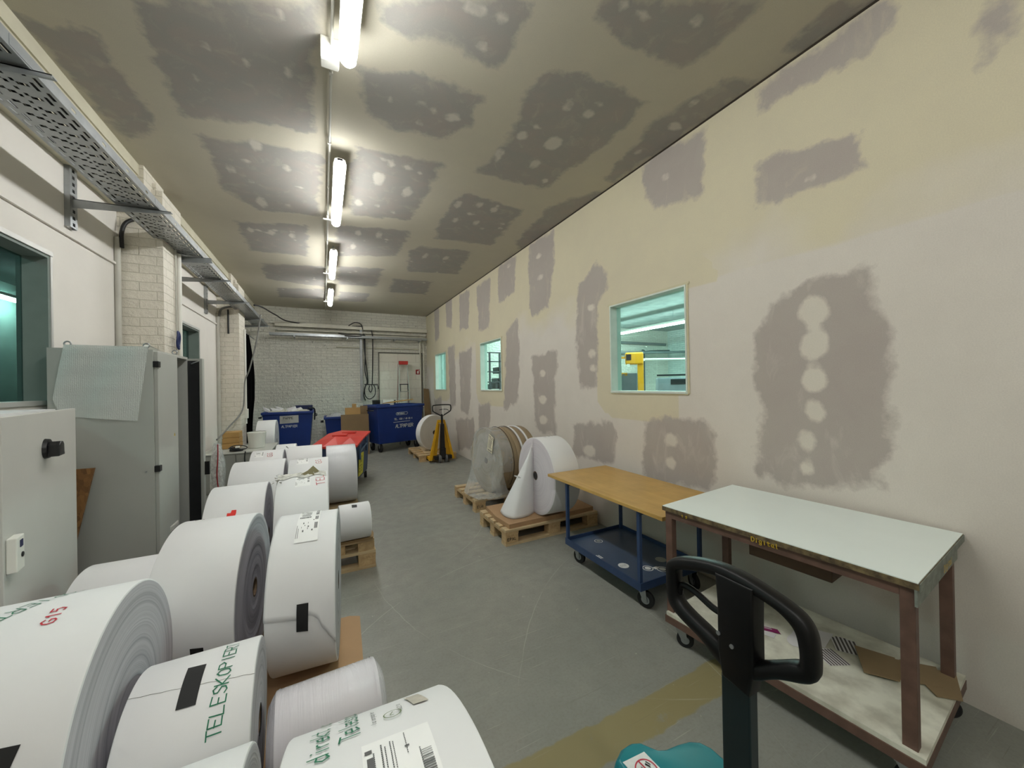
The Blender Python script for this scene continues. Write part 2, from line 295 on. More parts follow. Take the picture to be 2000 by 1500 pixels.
CEIL_PATCHES=[[(-1.46,2.99),(-1.14,2.93),(-1.11,3.51),(-1.18,3.89),(-1.41,4.14),(-1.43,3.42)],[(-0.84,2.6),(0.05,2.16),(-0.05,2.67),(-0.04,3.35),(-0.44,3.41),(-0.91,3.57),(-0.91,3.04)],[(-0.86,3.77),(-0.51,3.71),(0.02,3.61),(-0.04,4.93),(-0.66,5.07),(-0.87,4.68)],[(0.29,3.37),(0.99,3.32),(1.02,3.8),(0.97,4.61),(0.34,4.75),(0.24,3.95)],[(0.24,2.56),(0.62,2.4),(1.04,2.42),(1.05,2.7),(0.93,2.97),(0.57,3.03),(0.29,2.94)],[(0.29,2.05),(1.05,1.68),(1.06,1.93),(1.04,2.16),(0.72,2.15),(0.28,2.19)],[(1.33,1.6),(1.42,1.5),(2.16,1.13),(2.16,1.29),(2.12,1.64),(1.7,1.68)],[(1.3,2.1),(1.36,2.01),(1.73,1.94),(2.14,1.94),(2.2,2.35),(2.08,3.3),(1.33,3.3),(1.42,2.72),(1.33,2.45)],[(1.31,4.46),(1.35,3.7),(2.1,3.79),(2.23,4.96),(1.4,5.03)],[(1.18,5.66),(1.28,5.43),(2.03,5.28),(2.22,6.47),(1.35,6.69)],[(1.22,7.26),(1.93,7.14),(2.04,8.21),(1.28,8.28)],[(-0.93,5.52),(-0.16,5.29),(-0.2,6.52),(-0.93,6.61)],[(0.16,5.14),(1.03,4.92),(1.05,5.96),(0.23,6.33)],[(-0.85,7.2),(0.05,6.95),(0.05,8.36),(-0.93,8.19)],[(0.24,6.87),(0.96,6.7),(0.98,7.96),(0.28,8.05)],[(-0.82,8.82),(0.05,8.57),(0.06,9.57),(-0.86,9.68)],[(0.35,8.68),(0.9,8.59),(0.93,9.49),(0.33,9.62)],[(2.54,2.88),(2.34,2.05),(2.43,1.6),(2.66,1.47),(2.71,1.67),(2.67,2.87)],[(2.48,4.64),(2.36,3.54),(2.61,3.12),(2.73,3.09),(2.73,3.97),(2.7,4.98)],[(2.59,1.25),(2.5,1.0),(2.64,0.9),(2.72,0.86),(2.71,1.25)]]
CEIL_DOTS=[(1.64,2.23,0.041,0.047),(1.82,2.22,0.04,0.043),(1.49,2.66,0.047,0.062),(1.77,2.63,0.07,0.093),(1.78,2.95,0.047,0.071),(1.41,2.95,0.041,0.06),(0.51,3.83,0.061,0.117),(0.81,3.95,0.053,0.107),(0.58,3.51,0.038,0.066),(0.37,4.4,0.045,0.1),(0.46,2.72,0.021,0.03),(0.61,2.68,0.025,0.034),(0.75,2.7,0.027,0.035),(0.89,2.7,0.031,0.042),(-0.48,3.73,0.038,0.072),(-0.74,4.23,0.038,0.08),(-0.28,4.01,0.038,0.076),(-0.58,4.84,0.05,0.123),(-0.81,5.76,0.032,0.094),(-0.58,5.74,0.033,0.096),(-0.35,5.73,0.033,0.097),(0.44,5.28,0.04,0.107),(0.69,5.25,0.041,0.109),(0.41,5.79,0.043,0.128),(1.39,3.99,0.04,0.081),(1.6,3.9,0.041,0.079),(1.8,3.93,0.042,0.082),(1.48,4.38,0.038,0.083),(1.74,4.34,0.038,0.084),(0.74,1.87,0.039,0.037),(0.92,1.85,0.031,0.029),(1.92,1.38,0.041,0.029),(-0.18,2.77,0.032,0.046),(-0.6,2.77,0.024,0.034),(-0.41,2.79,0.025,0.036),(-0.72,3.08,0.023,0.036),(1.45,5.79,0.039,0.117),(1.77,5.77,0.041,0.119),(-0.18,2.36,0.033,0.04)]
# ------------------------------------------------------------------ the room
XR, XL, YB, ZC, YF = 2.70, -1.67, 10.8, 3.60, -5.0
def sdf(poly, X, Y):
    P = np.array(poly, float); Q = np.roll(P, -1, 0); d = np.full(X.shape, 1e9); ins = np.zeros(X.shape, bool)
    for (ax, ay), (bx, by) in zip(P, Q):
        ex, ey = bx-ax, by-ay; t = np.clip(((X-ax)*ex+(Y-ay)*ey)/(ex*ex+ey*ey+1e-9), 0, 1)
        d = np.minimum(d, np.hypot(X-ax-t*ex, Y-ay-t*ey))
        c = ((ay > Y) != (by > Y)) & (X < (bx-ax)*(Y-ay)/((by-ay) if by != ay else 1e-9)+ax); ins ^= c
    return np.where(ins, -d, d)
def lines(a, b, step, extra=()):
    n = max(1, int(round((b-a)/step))); L = set(round(a+(b-a)*i/n, 4) for i in range(n+1))
    for e in extra:
        near = min(L, key=lambda v: abs(v-e))
        if near not in (round(a, 4), round(b, 4)): L.discard(near)
        L.add(round(e, 4))
    return sorted(L)
def grid(A, Bv, place, holes=()):
    bm = bmesh.new(); V = {}
    def v(i, j):
        if (i, j) not in V: V[i, j] = bm.verts.new(place(A[i], Bv[j]))
        return V[i, j]
    for i in range(len(A)-1):
        for j in range(len(Bv)-1):
            ca, cb = (A[i]+A[i+1])/2, (Bv[j]+Bv[j+1])/2
            if any(h[0] < ca < h[1] and h[2] < cb < h[3] for h in holes): continue
            bm.faces.new((v(i, j), v(i+1, j), v(i+1, j+1), v(i, j+1)))
    return bm
def fields(o, ia, ib, patches, dots, pale):
    me = o.data; n = len(me.vertices); co = np.empty(n*3); me.vertices.foreach_get('co', co); co = co.reshape(-1, 3); X, Y = co[:, ia], co[:, ib]
    f = np.full(n, 9.)
    for p in patches: f = np.minimum(f, sdf(p, X, Y))
    g = np.full(n, 9.)
    for a, b, ra, rb in dots: g = np.minimum(g, (np.hypot((X-a)/ra, (Y-b)/rb)-1)*min(ra, rb))
    for nm, val in (('patch', f), ('spot', g), ('pale', pale(X, Y))):
        me.attributes.new(nm, 'FLOAT', 'POINT').data.foreach_set('value', np.clip(val, -9, 9).astype(np.float32))

m_wallR = drywall('plasterboard wall', (212,204,176), (216,210,199), (176,168,159), (174,165,157), (214,208,194))
m_ceil = drywall('plasterboard ceiling', (194,188,170), (190,184,168), (158,155,149), (164,156,149), (200,195,184))
WR = [(2.08, 3.0, 1.45, 2.36), (5.68, 6.62, 1.45, 2.36), (8.87, 9.83, 1.45, 2.40)]
ys = lines(0, YB, .045, [v for h in WR for v in h[:2]]); ys = lines(YF, 0, .5)[:-1]+ys
zs = lines(0, ZC, .045, [1.45, 2.36, 2.40])
bm = grid(ys, zs, lambda a, b: (XR, a, b), WR)
o = finish(bm, 'wall_right', m_wallR, kind='structure')
def pale_w(Y, Z):
    v = np.clip((2.75-Z)/1.0, 0, 1)*.75+.15
    for h in WR:
        dx = np.maximum(np.maximum(h[0]-Y, Y-h[1]), 0); dz = np.maximum(np.maximum(h[2]-Z, Z-h[3]), 0); d = np.hypot(dx, dz)
        v = np.where(d < .24, -.6, v)
    v = np.where((Y < 2.2) & (Z < 2.3), 1., v)
    return v
fields(o, 1, 2, WALL_PATCHES, WALL_DOTS, pale_w)
xs = lines(-1.80, XR, .045); ys2 = lines(YF, 0, .5)[:-1]+lines(0, YB, .045)
o = finish(grid(xs, ys2, lambda a, b: (a, b, ZC)), 'ceiling', m_ceil, kind='structure')
rd = random.Random(3); cdots = list(CEIL_DOTS)
for p in CEIL_PATCHES[2:18]:
    x0 = min(a for a, b in p); x1 = max(a for a, b in p); y0 = min(b for a, b in p); y1 = max(b for a, b in p)
    for k in range(max(3, int((y1-y0)*4))): cdots.append((rd.uniform(x0+.1, x1-.1), rd.uniform(y0+.12, y1-.12), rd.uniform(.02, .04), rd.uniform(.02, .045)))
fields(o, 0, 1, CEIL_PATCHES, cdots, lambda X, Y: 0*X+.3)
B('trim_ceiling_gap', (XR-.006, XR+.0, YF, YB, ZC-.012, ZC), gen('dark joint', (52,44,34), .9), kind='structure')
B('ceiling_slab', (-5.2, 12.9, YF-.1, YB+.1, 3.72, 3.85), gen('slab concrete', (150,150,145), .9), kind='structure')

# floor: worn sealed screed with an old ochre stripe
t = NT('screed floor'); tc = t.n('ShaderNodeTexCoord'); ob = (tc, 'Object')
n1 = t.noise(ob, .9, 6, .6); n2 = t.noise(ob, 9, 6, .65); n3 = t.noise(ob, 70, 4, .6)
c = t.mix(t.ramp(n1, [(.35, 0.), (.65, 1.)]), lin((136,138,131)), lin((150,150,141)))
c = t.mix(t.math('MULTIPLY', t.ramp(n2, [(.35, 0.), (.7, 1.)]), .30), c, lin((120,121,114)))
c = t.mix(t.math('MULTIPLY', t.ramp(n3, [(.45, 0.), (.8, 1.)]), .25), c, lin((90,88,76)))
sx = t.n('ShaderNodeSeparateXYZ', ins={'Vector': ob})
yy = t.math('ADD', (sx, 'Y'), t.math('MULTIPLY', t.math('SUBTRACT', n2, .5), .05))
yc_ = t.math('ABSOLUTE', t.math('SUBTRACT', yy, t.math('MULTIPLY_ADD', (sx, 'X'), -.01, 1.28)))
st = t.ramp(t.math('SUBTRACT', t.math('MULTIPLY', yc_, 5.), t.math('MULTIPLY', t.math('SUBTRACT', n1, .5), .6)), [(.42, 1.), (.47, 0.)])
st2 = t.math('MULTIPLY', st, t.ramp(t.noise(ob, 6, 6, .7), [(.30, .15), (.42, .92)]))
c = t.mix(st2, c, lin((142,132,92)))
# scratches: two families of thin streaks, and wheel scuffs
for ang, sc, amt, colr in ((.5, 1., .55, (186,184,172)), (2.1, 1.4, .5, (182,180,166)), (2.7, .7, .5, (180,178,166)), (1.2, .8, .4, (96,94,86))):
    mp = t.n('ShaderNodeMapping', ins={'Vector': ob, 'Rotation': (0, 0, ang), 'Scale': (1.3*sc, 75*sc, 1)})
    wv = t.noise(mp, 1.5, 2, .5, .35)
    k = t.math('MULTIPLY', t.ramp(wv, [(.69, 0.), (.73, 1.)]), t.ramp(t.noise(ob, 1.7*sc, 3), [(.45, 0.), (.6, amt)]))
    c = t.mix(k, c, lin(colr))
for ax, ay, ar, aw, amt in ((1.1, 4.9, .62, .006, .55), (1.25, 5.4, 1.15, .005, .45), (.2, 4.6, 1.6, .005, .35), (1.6, 1.2, 1.9, .004, .4), (2.6, 3.2, 2.2, .004, .35), (-.6, 2.0, 2.6, .003, .4), (3.4, .2, 2.9, .004, .35), (.6, 7.9, .9, .006, .35)):
    dx_ = t.math('ADD', (sx, 'X'), t.math('MULTIPLY_ADD', n1, .10, -ax)); dy_ = t.math('ADD', (sx, 'Y'), -ay)
    rr_ = t.math('SQRT', t.math('ADD', t.math('MULTIPLY', dx_, dx_), t.math('MULTIPLY', dy_, dy_)))
    ln = t.math('MULTIPLY', t.math('ABSOLUTE', t.math('ADD', rr_, -ar)), 1/aw)
    k = t.math('MULTIPLY', t.ramp(ln, [(.3, 1.), (1., 0.)]), t.ramp(t.noise(ob, 1.1, 3), [(.45, 0.), (.55, amt)]))
    c = t.mix(k, c, lin((188,188,178)))
k = t.math('MULTIPLY', t.ramp(t.noise(ob, 16, 5, .7), [(.66, 0.), (.70, 1.)]), t.ramp(t.noise(ob, 1.1, 2), [(.46, 0.), (.60, .9)]))
c = t.mix(k, c, lin((190,186,172)))
vr = t.n('ShaderNodeTexVoronoi', feature='DISTANCE_TO_EDGE', ins={'Vector': t.n('ShaderNodeMapping', ins={'Vector': ob, 'Location': (.3,.7,0)}), 'Scale': .55})
c = t.mix(t.math('MULTIPLY', t.ramp(t.math('ADD', vr, t.math('MULTIPLY', n2, .004)), [(.0, 1.), (.006, 0.)]), .0), c, (.1,.1,.1))
t.col(c); t.t.links.new(t.ramp(n2, [(.3, .34), (.7, .55)]).outputs[0], t.b.inputs['Roughness']); t.bump(t.math('ADD', n3, n2), .12, .003)
m_floor = t.m
B('floor', (-5.2, 12.9, YF-.1, YB+.1, -.12, 0), m_floor, kind='structure')

m_brick = brick('white painted brick', (234,232,220), (226,224,212), (206,204,192), .7, .25, .072, (158,155,146), .05)
m_pier = brick('white painted pier brick', (228,222,208), (220,214,200), (206,200,184), .5, .25, .083, (196,188,170))
m_white = gen('white wall paint', (225,221,214), .8, var=.05, scale=2, bump=.15, bscale=40)
m_cream = gen('cream painted beam', (205,200,178), .6, var=.1, scale=5)
m_grayw = gen('grey white wall paint', (200,200,190), .8, var=.08)
B('wall_back', (-5.2, 12.9, YB, YB+.1, 0, 3.72), m_brick, kind='structure')
B('wall_rear', (-5.2, 12.9, YF-.1, YF, 0, 3.72), m_grayw, kind='structure')
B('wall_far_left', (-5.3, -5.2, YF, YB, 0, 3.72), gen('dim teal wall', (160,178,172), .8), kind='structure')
B('wall_far_right', (12.8, 12.9, YF, YB, 0, 3.72), brick('next room brick', (196,206,200), (186,196,190), (160,170,165)), kind='structure')
# back face of the partition and the next room's ceiling
zs3 = [0, 1.45, 2.36, 2.40, 3.66]
ysn = sorted({YF, YB} | {v for h in WR for v in h[:2]})
bm = grid(ysn, zs3, lambda a, b: (XR+.13, a, b), WR); finish(bm, 'wall_next_room', m_grayw, kind='structure')
B('ceiling_next_room', (XR+.13, 12.8, YF, YB, 3.66, 3.70), gen('mottled grey ceiling', (168,178,174), .9, var=.25, scale=3), kind='structure')
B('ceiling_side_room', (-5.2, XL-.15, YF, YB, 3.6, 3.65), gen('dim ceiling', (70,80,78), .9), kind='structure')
m_cy = gen('mortar cream reveal', (205,198,165), .7); m_jamb = gen('pale reveal', (212,222,212), .6)
m_glass = clear('window glass', (.82,.95,.93), 0, .0, 5, 0)
for i, (y0, y1, z0, z1) in enumerate(WR):
    wn = bpy.data.objects.new('window_%d' % (i+1), None); COL.objects.link(wn); wn['kind'] = 'structure'; wn.location = (XR, y0, z0)
    W_, H_ = y1-y0, z1-z0; f = .014
    bm = bmesh.new()
    for q in ((-.012, .13, 0, f, 0, H_), (-.012, .13, W_-f, W_, 0, H_), (-.012, .13, f, W_-f, H_-f, H_)): box(bm, *q)
    finish(bm, 'window_lining', m_jamb, wn)
    B('window_sill', (-.016, .13, f, W_-f, 0, .02), m_jamb, wn)
    bm = bmesh.new(); b2 = .03
    for q in ((-.008, .006, -b2, W_+b2, H_, H_+b2*.6), (-.008, .006, -b2*.6, 0, 0, H_), (-.008, .006, -.006, W_+.006, -.012, 0), (-.008, .006, W_, W_+.006, 0, H_)): box(bm, *q)
    finish(bm, 'window_frame', m_cy, wn)
    B('window_pane', (.075, .081, f, W_-f, .02, H_-f), m_glass, wn)

# left wall, glazed, with piers, a ceiling beam and a dark doorway
WL = [(0.9, 3.69, 1.47, 2.49), (5.6, 7.1, 1.50, 2.45), (9.0, 10.35, 0, 2.65)]
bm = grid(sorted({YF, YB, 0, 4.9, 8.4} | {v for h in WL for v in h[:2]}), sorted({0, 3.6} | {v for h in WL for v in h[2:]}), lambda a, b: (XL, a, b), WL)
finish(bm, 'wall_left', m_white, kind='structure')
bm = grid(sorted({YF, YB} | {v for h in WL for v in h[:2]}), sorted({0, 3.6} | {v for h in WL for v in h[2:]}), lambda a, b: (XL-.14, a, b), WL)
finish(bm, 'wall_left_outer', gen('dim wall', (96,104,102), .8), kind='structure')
m_alu = gen('brushed pale frame', (200,200,196), .45, .3, var=.05)
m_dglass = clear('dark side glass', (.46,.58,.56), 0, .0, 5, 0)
for i, (y0, y1, z0, z1) in enumerate(WL[:2]):
    wn = bpy.data.objects.new('window_%d' % (i+4), None); COL.objects.link(wn); wn['kind'] = 'structure'; wn.location = (XL, y0, z0)
    W_, H_ = y1-y0, z1-z0
    bm = bmesh.new()
    for q in ((-.14, .006, 0, .02, 0, H_), (-.14, .006, W_-.02, W_, 0, H_), (-.14, .006, .02, W_-.02, H_-.02, H_)): box(bm, *q)
    finish(bm, 'window_lining', gen('grey green reveal', (120,132,126), .6), wn)
    bm = bmesh.new()
    for q in ((-.002, .016, -.02, W_+.02, H_, H_+.03), (-.002, .012, W_, W_+.02, 0, H_), (-.002, .012, -.02, 0, 0, H_)): box(bm, *q)
    finish(bm, 'window_frame', m_alu, wn)
    B('window_sill', (-.14, .012, .02, W_-.02, 0, .03), m_alu, wn)
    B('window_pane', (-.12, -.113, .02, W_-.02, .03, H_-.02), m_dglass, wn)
    if i == 1:
        B('window_mullion', (-.11, -.08, W_-.62, W_-.59, .03, H_-.02), m_alu, wn)
for k, (y0, y1) in enumerate(((4.65, 5.16), (8.19, 8.74))):
    bm = bmesh.new(); box(bm, XL, -1.35, y0, y1, 0, 3.46); box(bm, XL, -1.40, y0+.02, y1-.06, 3.46, 3.53); box(bm, XL, -1.43, y0-.16, y1-.2, 3.40, 3.60)
    finish(bm, 'wall_pier', m_pier, kind='structure')
bm = bmesh.new(); box(bm, XL, -1.475, YF, YB, 3.22, 3.50); box(bm, XL, -1.462, YF, YB, 3.50, 3.60)
finish(bm, 'trim_1', m_cream, kind='structure')
B('trim_2', (XL, XL+.018, YF, 8.2, 2.70, 2.72), m_white, kind='structure')
# door_1: the bricked-up doorway in the back wall, painted like it
bm = bmesh.new(); m_blk = brick('painted block infill', (224,222,208), (220,216,202), (192,189,175), .35, .50, .25, (186,182,168))
d1 = bpy.data.objects.new('door_1', None); COL.objects.link(d1); d1['kind'] = 'structure'; d1.location = (1.37, YB-.01, 0)
B('door_infill', (0, 1.17, -.005, .005, 0, 2.49), m_blk, d1)
bm = bmesh.new(); m_joint = gen('grey joint', (110,108,98), .9)  # plain grey for the door frame and a roll's sheet seam
for q in ((-.02, 0, -.03, .01, 0, 2.52), (1.17, 1.19, -.03, .01, 0, 2.52), (-.02, 1.19, -.03, .01, 2.49, 2.52)): box(bm, *q)
finish(bm, 'door_frame', m_joint, d1)
B('trim_3', (.30, 2.5, YB-.05, YB, 2.62, 2.64), m_cream, kind='structure')
B('trim_4', (-1.0, XR, YB-.03, YB, 2.78, 2.80), m_brick, kind='structure')

# black curtain in the doorway of the left wall
bm = bmesh.new()
def cur(u, v):
    z = 2.70-2.25*v; y = 8.80+(1.45*(.55+.45*min(1, v*1.6)) if v < .6 else 1.45)*u
    return (-1.43+.035*math.sin(u*24)+.05*u*math.sin(v*5), y, z)
sheet(bm, cur, 60, 20); o = solid(finish(bm, 'curtain', gen('black cloth', (6,6,7), .95, spec=.05), smooth=True), .004)
tag(o, 'black curtain hanging in the left doorway behind the far white brick pier', 'curtain')
T('curtain_rail', [(-1.43, 8.75, 2.72), (-1.43, 10.35, 2.72)], .012, gen('galvanised steel', (172,176,178), .35, .8, var=.15, scale=12))
tag(bpy.data.objects['curtain_rail'], 'thin steel rail carrying the black curtain', 'rail')
# ------------------------------------------------------------------ lamps
m_galv = gen('galvanised steel', (172,176,178), .35, .8, var=.15, scale=12)
m_house = gen('lamp housing grey', (190,188,178), .5)
m_tube = emit('lit tube diffuser', (.985, 1.0, .985), LAMP_POWER)
m_tube2 = emit('lit strip light', (.80, 1.0, .97), NEXT_POWER)
m_plast = gen('white plastic', (225,224,216), .4, var=.03)
LY = [(1.05, 2.32), (3.41, 4.67), (5.70, 6.98), (7.98, 9.26), (-1.30, -.03), (-3.6, -2.33)]
def ceiling_light(y0, y1, label):
    L = y1-y0; t = thing('ceiling_light', label, 'light', (.15, y0, 3.38), 0, 'tube lights along the ceiling')
    bm = bmesh.new(); prism(bm, [(-.040,.110),(-.050,.070),(-.046,.070),(-.030,.098),(.030,.098),(.046,.070),(.050,.070),(.040,.110),(.02,.118),(-.02,.118)], 0.03, L-.03, 'Y'); finish(bm, 'lamp_housing', m_house, t)
    bm = bmesh.new(); capped(bm, [(0,.02),(.006,.036),(.022,.045),(L-.022,.045),(L-.006,.036),(L,.02)], 'Y', 20, (0, 0, .05)); finish(bm, 'diffuser', m_tube, t, smooth=30)
    for q in (.03, L-.05):
        bm = bmesh.new(); prism(bm, [(-.02,.09),(.02,.09),(.02,.116),(-.02,.116)], q, q+.02, 'Y'); finish(bm, 'end_clip', m_plast, t)
    for yy in (.2, L-.2): T('hanger', [(0, yy, .115), (0, yy, .219)], .006, m_galv, t, seg=8)
for (a, b), lb in zip(LY, ['lit tube light nearest the camera, cut by the top edge of the photo', 'lit tube light, second along the ceiling from the camera', 'lit tube light, third along the ceiling from the camera', 'lit tube light farthest away, close to the brick back wall', 'tube light behind the camera', 'tube light at the rear end of the room']):
    ceiling_light(a, b, lb)
t = thing('ceiling_conduit', 'thin pale conduit pipe running along the ceiling beside the tube lights', 'pipe', (.07, 0, 3.555))
bm = bmesh.new(); tube(bm, [(0, -4.9, 0), (0, 10.7, 0)], .009, 8); finish(bm, 'pipe', m_house, t, smooth=True)
for y in [2.6+.75*i for i in range(11)]:
    B('clip', (-.012, .012, y-.01, y+.01, -.012, .045), m_house, t)
t = thing('junction_box', 'small pale junction box at the end of the nearest tube light', 'box', (.06, 2.42, 3.5))
B('housing', (-.05, .05, -.035, .035, -.035, .1), m_plast, t, bev=.006); B('lid', (-.046, .046, -.031, .031, -.041, -.035), m_plast, t)
for y in (4.78, 7.05, 9.33):
    t = thing('cable_bracket', 'little cable bracket below the ceiling conduit beside a tube light', 'bracket', (.07, y, 3.5), 0, 'brackets at the tube light ends')
    B('arm', (-.05, .05, -.01, .01, 0, .015), m_house, t); B('stem', (-.01, .01, -.01, .01, .015, .1), m_house, t)
# strip lights of the next room, seen through the windows
for X in (5.6, 8.9):
    t = thing('strip_light', 'long lit strip light in the next room, seen through the '+('nearest' if X > 6 else 'farther')+' window', 'light', (X, 1.5, 3.18), 0, 'strip lights next door')
    B('housing', (-.06, .06, 0, 9, .05, .11), m_plast, t); B('diffuser', (-.045, .045, 0, 9, .0, .05), m_tube2, t)
    for yy in (.6, 3.2, 5.8, 8.4): T('suspension', [(0, yy, .11), (0, yy, .46)], .004, m_galv, t, seg=6)

# ------------------------------------------------------------------ perforated cable tray on the left
TX0, TX1, TZ = -1.415, -1.15, 3.0
t = thing('cable_tray', 'long galvanised perforated cable tray above the glazed left wall', 'cable tray', (0, 0, 0))
bm = bmesh.new(); cx, cy = .0132, .02; nx = 20; ny = int((10.3+.6)/cy)
V = {}
def tv(i, j):
    if (i, j) not in V: V[i, j] = bm.verts.new((TX0+cx*i, -.6+cy*j, TZ))
    return V[i, j]
def hole(i, j):
    q = j % 5
    if j % 75 in (0, 1, 2, 73, 74): return False
    if i in (1, 18): return q in (0, 1, 2)
    if i in (3, 16): return q in (2, 3, 4)
    if i in (5, 6): return q == 1
    if i in (7, 8, 9): return q == 1+(i-5)//2
    if i in (10, 11): return q == (0 if i == 10 else 2)
    if i in (12, 13, 14): return q == 3
    return False
for i in range(nx):
    for j in range(ny):
        if not hole(i, j): bm.faces.new((tv(i, j), tv(i+1, j), tv(i+1, j+1), tv(i, j+1)))
o = finish(bm, 'tray_floor', m_galv, t); solid(o, .0016)
for sx, nm in ((TX1, 'side_flange'), (TX0, 'side_flange')):
    bm = bmesh.new(); V2 = {}
    zsn = [0, .02, .035, .06]
    for j in range(ny):
        for k in range(3):
            if k == 1 and j % 15 in (2, 3) and sx == TX1: continue
            q = [bm.verts.new((sx, -.6+cy*(j+a), TZ+zsn[k+b])) for a, b in ((0,0),(1,0),(1,1),(0,1))]; bm.faces.new(q)
    bmesh.ops.remove_doubles(bm, verts=bm.verts, dist=1e-4); o = finish(bm, nm, m_galv, t); solid(o, .0016)
for y in (.9, 2.4, 3.9, 5.4, 6.9, 8.4):
    B('joint_plate', (TX1, TX1+.003, y-.09, y+.09, TZ+.008, TZ+.054), m_galv, t)
m_blackc = gen('black cable sheath', (22,22,24), .5, var=.2); m_greyc = gen('grey cable sheath', (120,120,116), .5)
rd = random.Random(5)
for k, (x, r, mm) in enumerate(((-1.37,.012,m_blackc), (-1.335,.009,m_greyc), (-1.30,.013,m_blackc), (-1.265,.008,m_blackc), (-1.23,.010,m_greyc), (-1.20,.007,m_blackc), (-1.39,.006,m_blackc), (-1.352,.007,m_blackc), (-1.317,.006,m_blackc), (-1.282,.006,m_greyc), (-1.247,.006,m_blackc), (-1.215,.006,m_blackc), (-1.175,.006,m_blackc))):
    o = T('cable', smoothpts([(x+rd.uniform(-.008,.008), y, TZ+.004+r) for y in np.arange(-.5, 10.2, .8)], 3), r, mm, seg=8)
    tag(o, 'cable lying in the perforated tray on the left', 'cable', 'cables in the long tray')
def tray_bracket(y, label, rail=True, x0=XL):
    t = thing('tray_bracket', label, 'bracket', (x0, y, 2.93), 0, 'brackets under the long cable tray'); Lx = -1.08-x0
    if rail:
        bm = bmesh.new(); V = {}
        for a in range(6):
            for b in range(int(.86/.0125)):
                if a in (2, 3) and b % 4 in (1, 2): continue
                q = [bm.verts.new((.030, -.045+.015*(a+i), -.16+.0125*(b+j))) for i, j in ((0,0),(1,0),(1,1),(0,1))]; bm.faces.new(q)
        for yy in (-.045, .045):
            q = [bm.verts.new((xx, yy, zz)) for xx, zz in ((.0,-.16),(.03,-.16),(.03,.70),(.0,.70))]; bm.faces.new(q)
        bmesh.ops.remove_doubles(bm, verts=bm.verts, dist=1e-4)
        solid(finish(bm, 'wall_rail', m_galv, t), .002)
    bm = bmesh.new(); s = .03 if rail else 0
    q = [(s, -.012), (s, .055), (Lx, .066), (Lx, .048), (s+.28, .012)]
    prism(bm, q, -.02, -.016, 'Y'); prism(bm, [(s, .05), (Lx, .061), (Lx, .066), (s, .055)], -.02, .02, 'Y'); finish(bm, 'arm', m_galv, t)
    bm = bmesh.new(); capped(bm, [(s+.001, .008), (s+.01, .008)], 'X', 6, (0, 0, .02)); finish(bm, 'bolt', m_galv, t)
tray_bracket(2.45, 'galvanised tray bracket nearest the camera, cut by the left edge of the photo')
tray_bracket(3.92, 'galvanised tray bracket on a slotted wall rail before the near brick pier')
tray_bracket(5.12, 'galvanised tray bracket at the far edge of the near brick pier', False, -1.35)
tray_bracket(6.05, 'galvanised tray bracket on the white wall behind the near pier', False)
tray_bracket(7.45, 'galvanised tray bracket on a slotted rail before the far brick pier')
tray_bracket(9.1, 'galvanised tray bracket behind the far brick pier', False)
tray_bracket(10.0, 'galvanised tray bracket nearest the back wall', False)
# tray and pipes along the back wall
t = thing('wall_tray', 'galvanised cable tray running across the white brick back wall', 'cable tray', (-1.15, 10.52, 2.86))
bm = bmesh.new()
for a in range(190):
    for b in range(6):
        if b in (1, 4) and a % 4 in (1, 2): continue
        q = [bm.verts.new((.02*(a+i), .035*(b+j), 0)) for i, j in ((0,0),(1,0),(1,1),(0,1))]; bm.faces.new(q)
bmesh.ops.remove_doubles(bm, verts=bm.verts, dist=1e-4); solid(finish(bm, 'tray_floor', m_galv, t), .0015)
B('side_flange', (0, 3.8, -.002, .0, 0, .06), m_galv, t)
for x in (.5, 1.7, 2.9, 3.6): B('bracket', (x, x+.03, .0, .27, -.035, 0), m_galv, t)
m_duct = gen('white ribbed duct', (224,221,206), .5)
t = thing('wall_duct', 'upper off-white slotted trunking across the back wall', 'duct', (-1.05, 10.66, 3.12))
bm = bmesh.new(); box(bm, 0, 3.74, 0, .12, -.02, .05)
for k in range(93): box(bm, .01+k*.04, .03+k*.04, -.006, .0, -.02, .06)
finish(bm, 'trunking', m_duct, t); B('cover', (0, 3.74, .0, .12, .05, .075), m_duct, t)
for z, r, nm in ((3.02, .024, 'middle'), (2.955, .018, 'lower')):
    o = T('wall_pipe', [(-1.0, 10.72, z), (2.66, 10.72, z)], r, m_duct, seg=10); tag(o, nm+' off-white pipe across the back wall between trunking and tray', 'pipe')
for x, r in ((2.50, .02), (2.60, .014)):
    o = T('wall_pipe', [(x, 10.75, 0), (x, 10.75, 3.05)], r, m_duct, seg=10); tag(o, 'vertical off-white pipe %s in the right corner of the back wall' % ('beside the bricked-up doorway' if x < 2.55 else 'tight'), 'pipe')
B('riser_duct', (.88, .94, 10.70, 10.8, 1.2, 3.1), m_galv); tag(bpy.data.objects['riser_duct'], 'narrow grey riser duct behind the hanging cables on the back wall', 'duct')
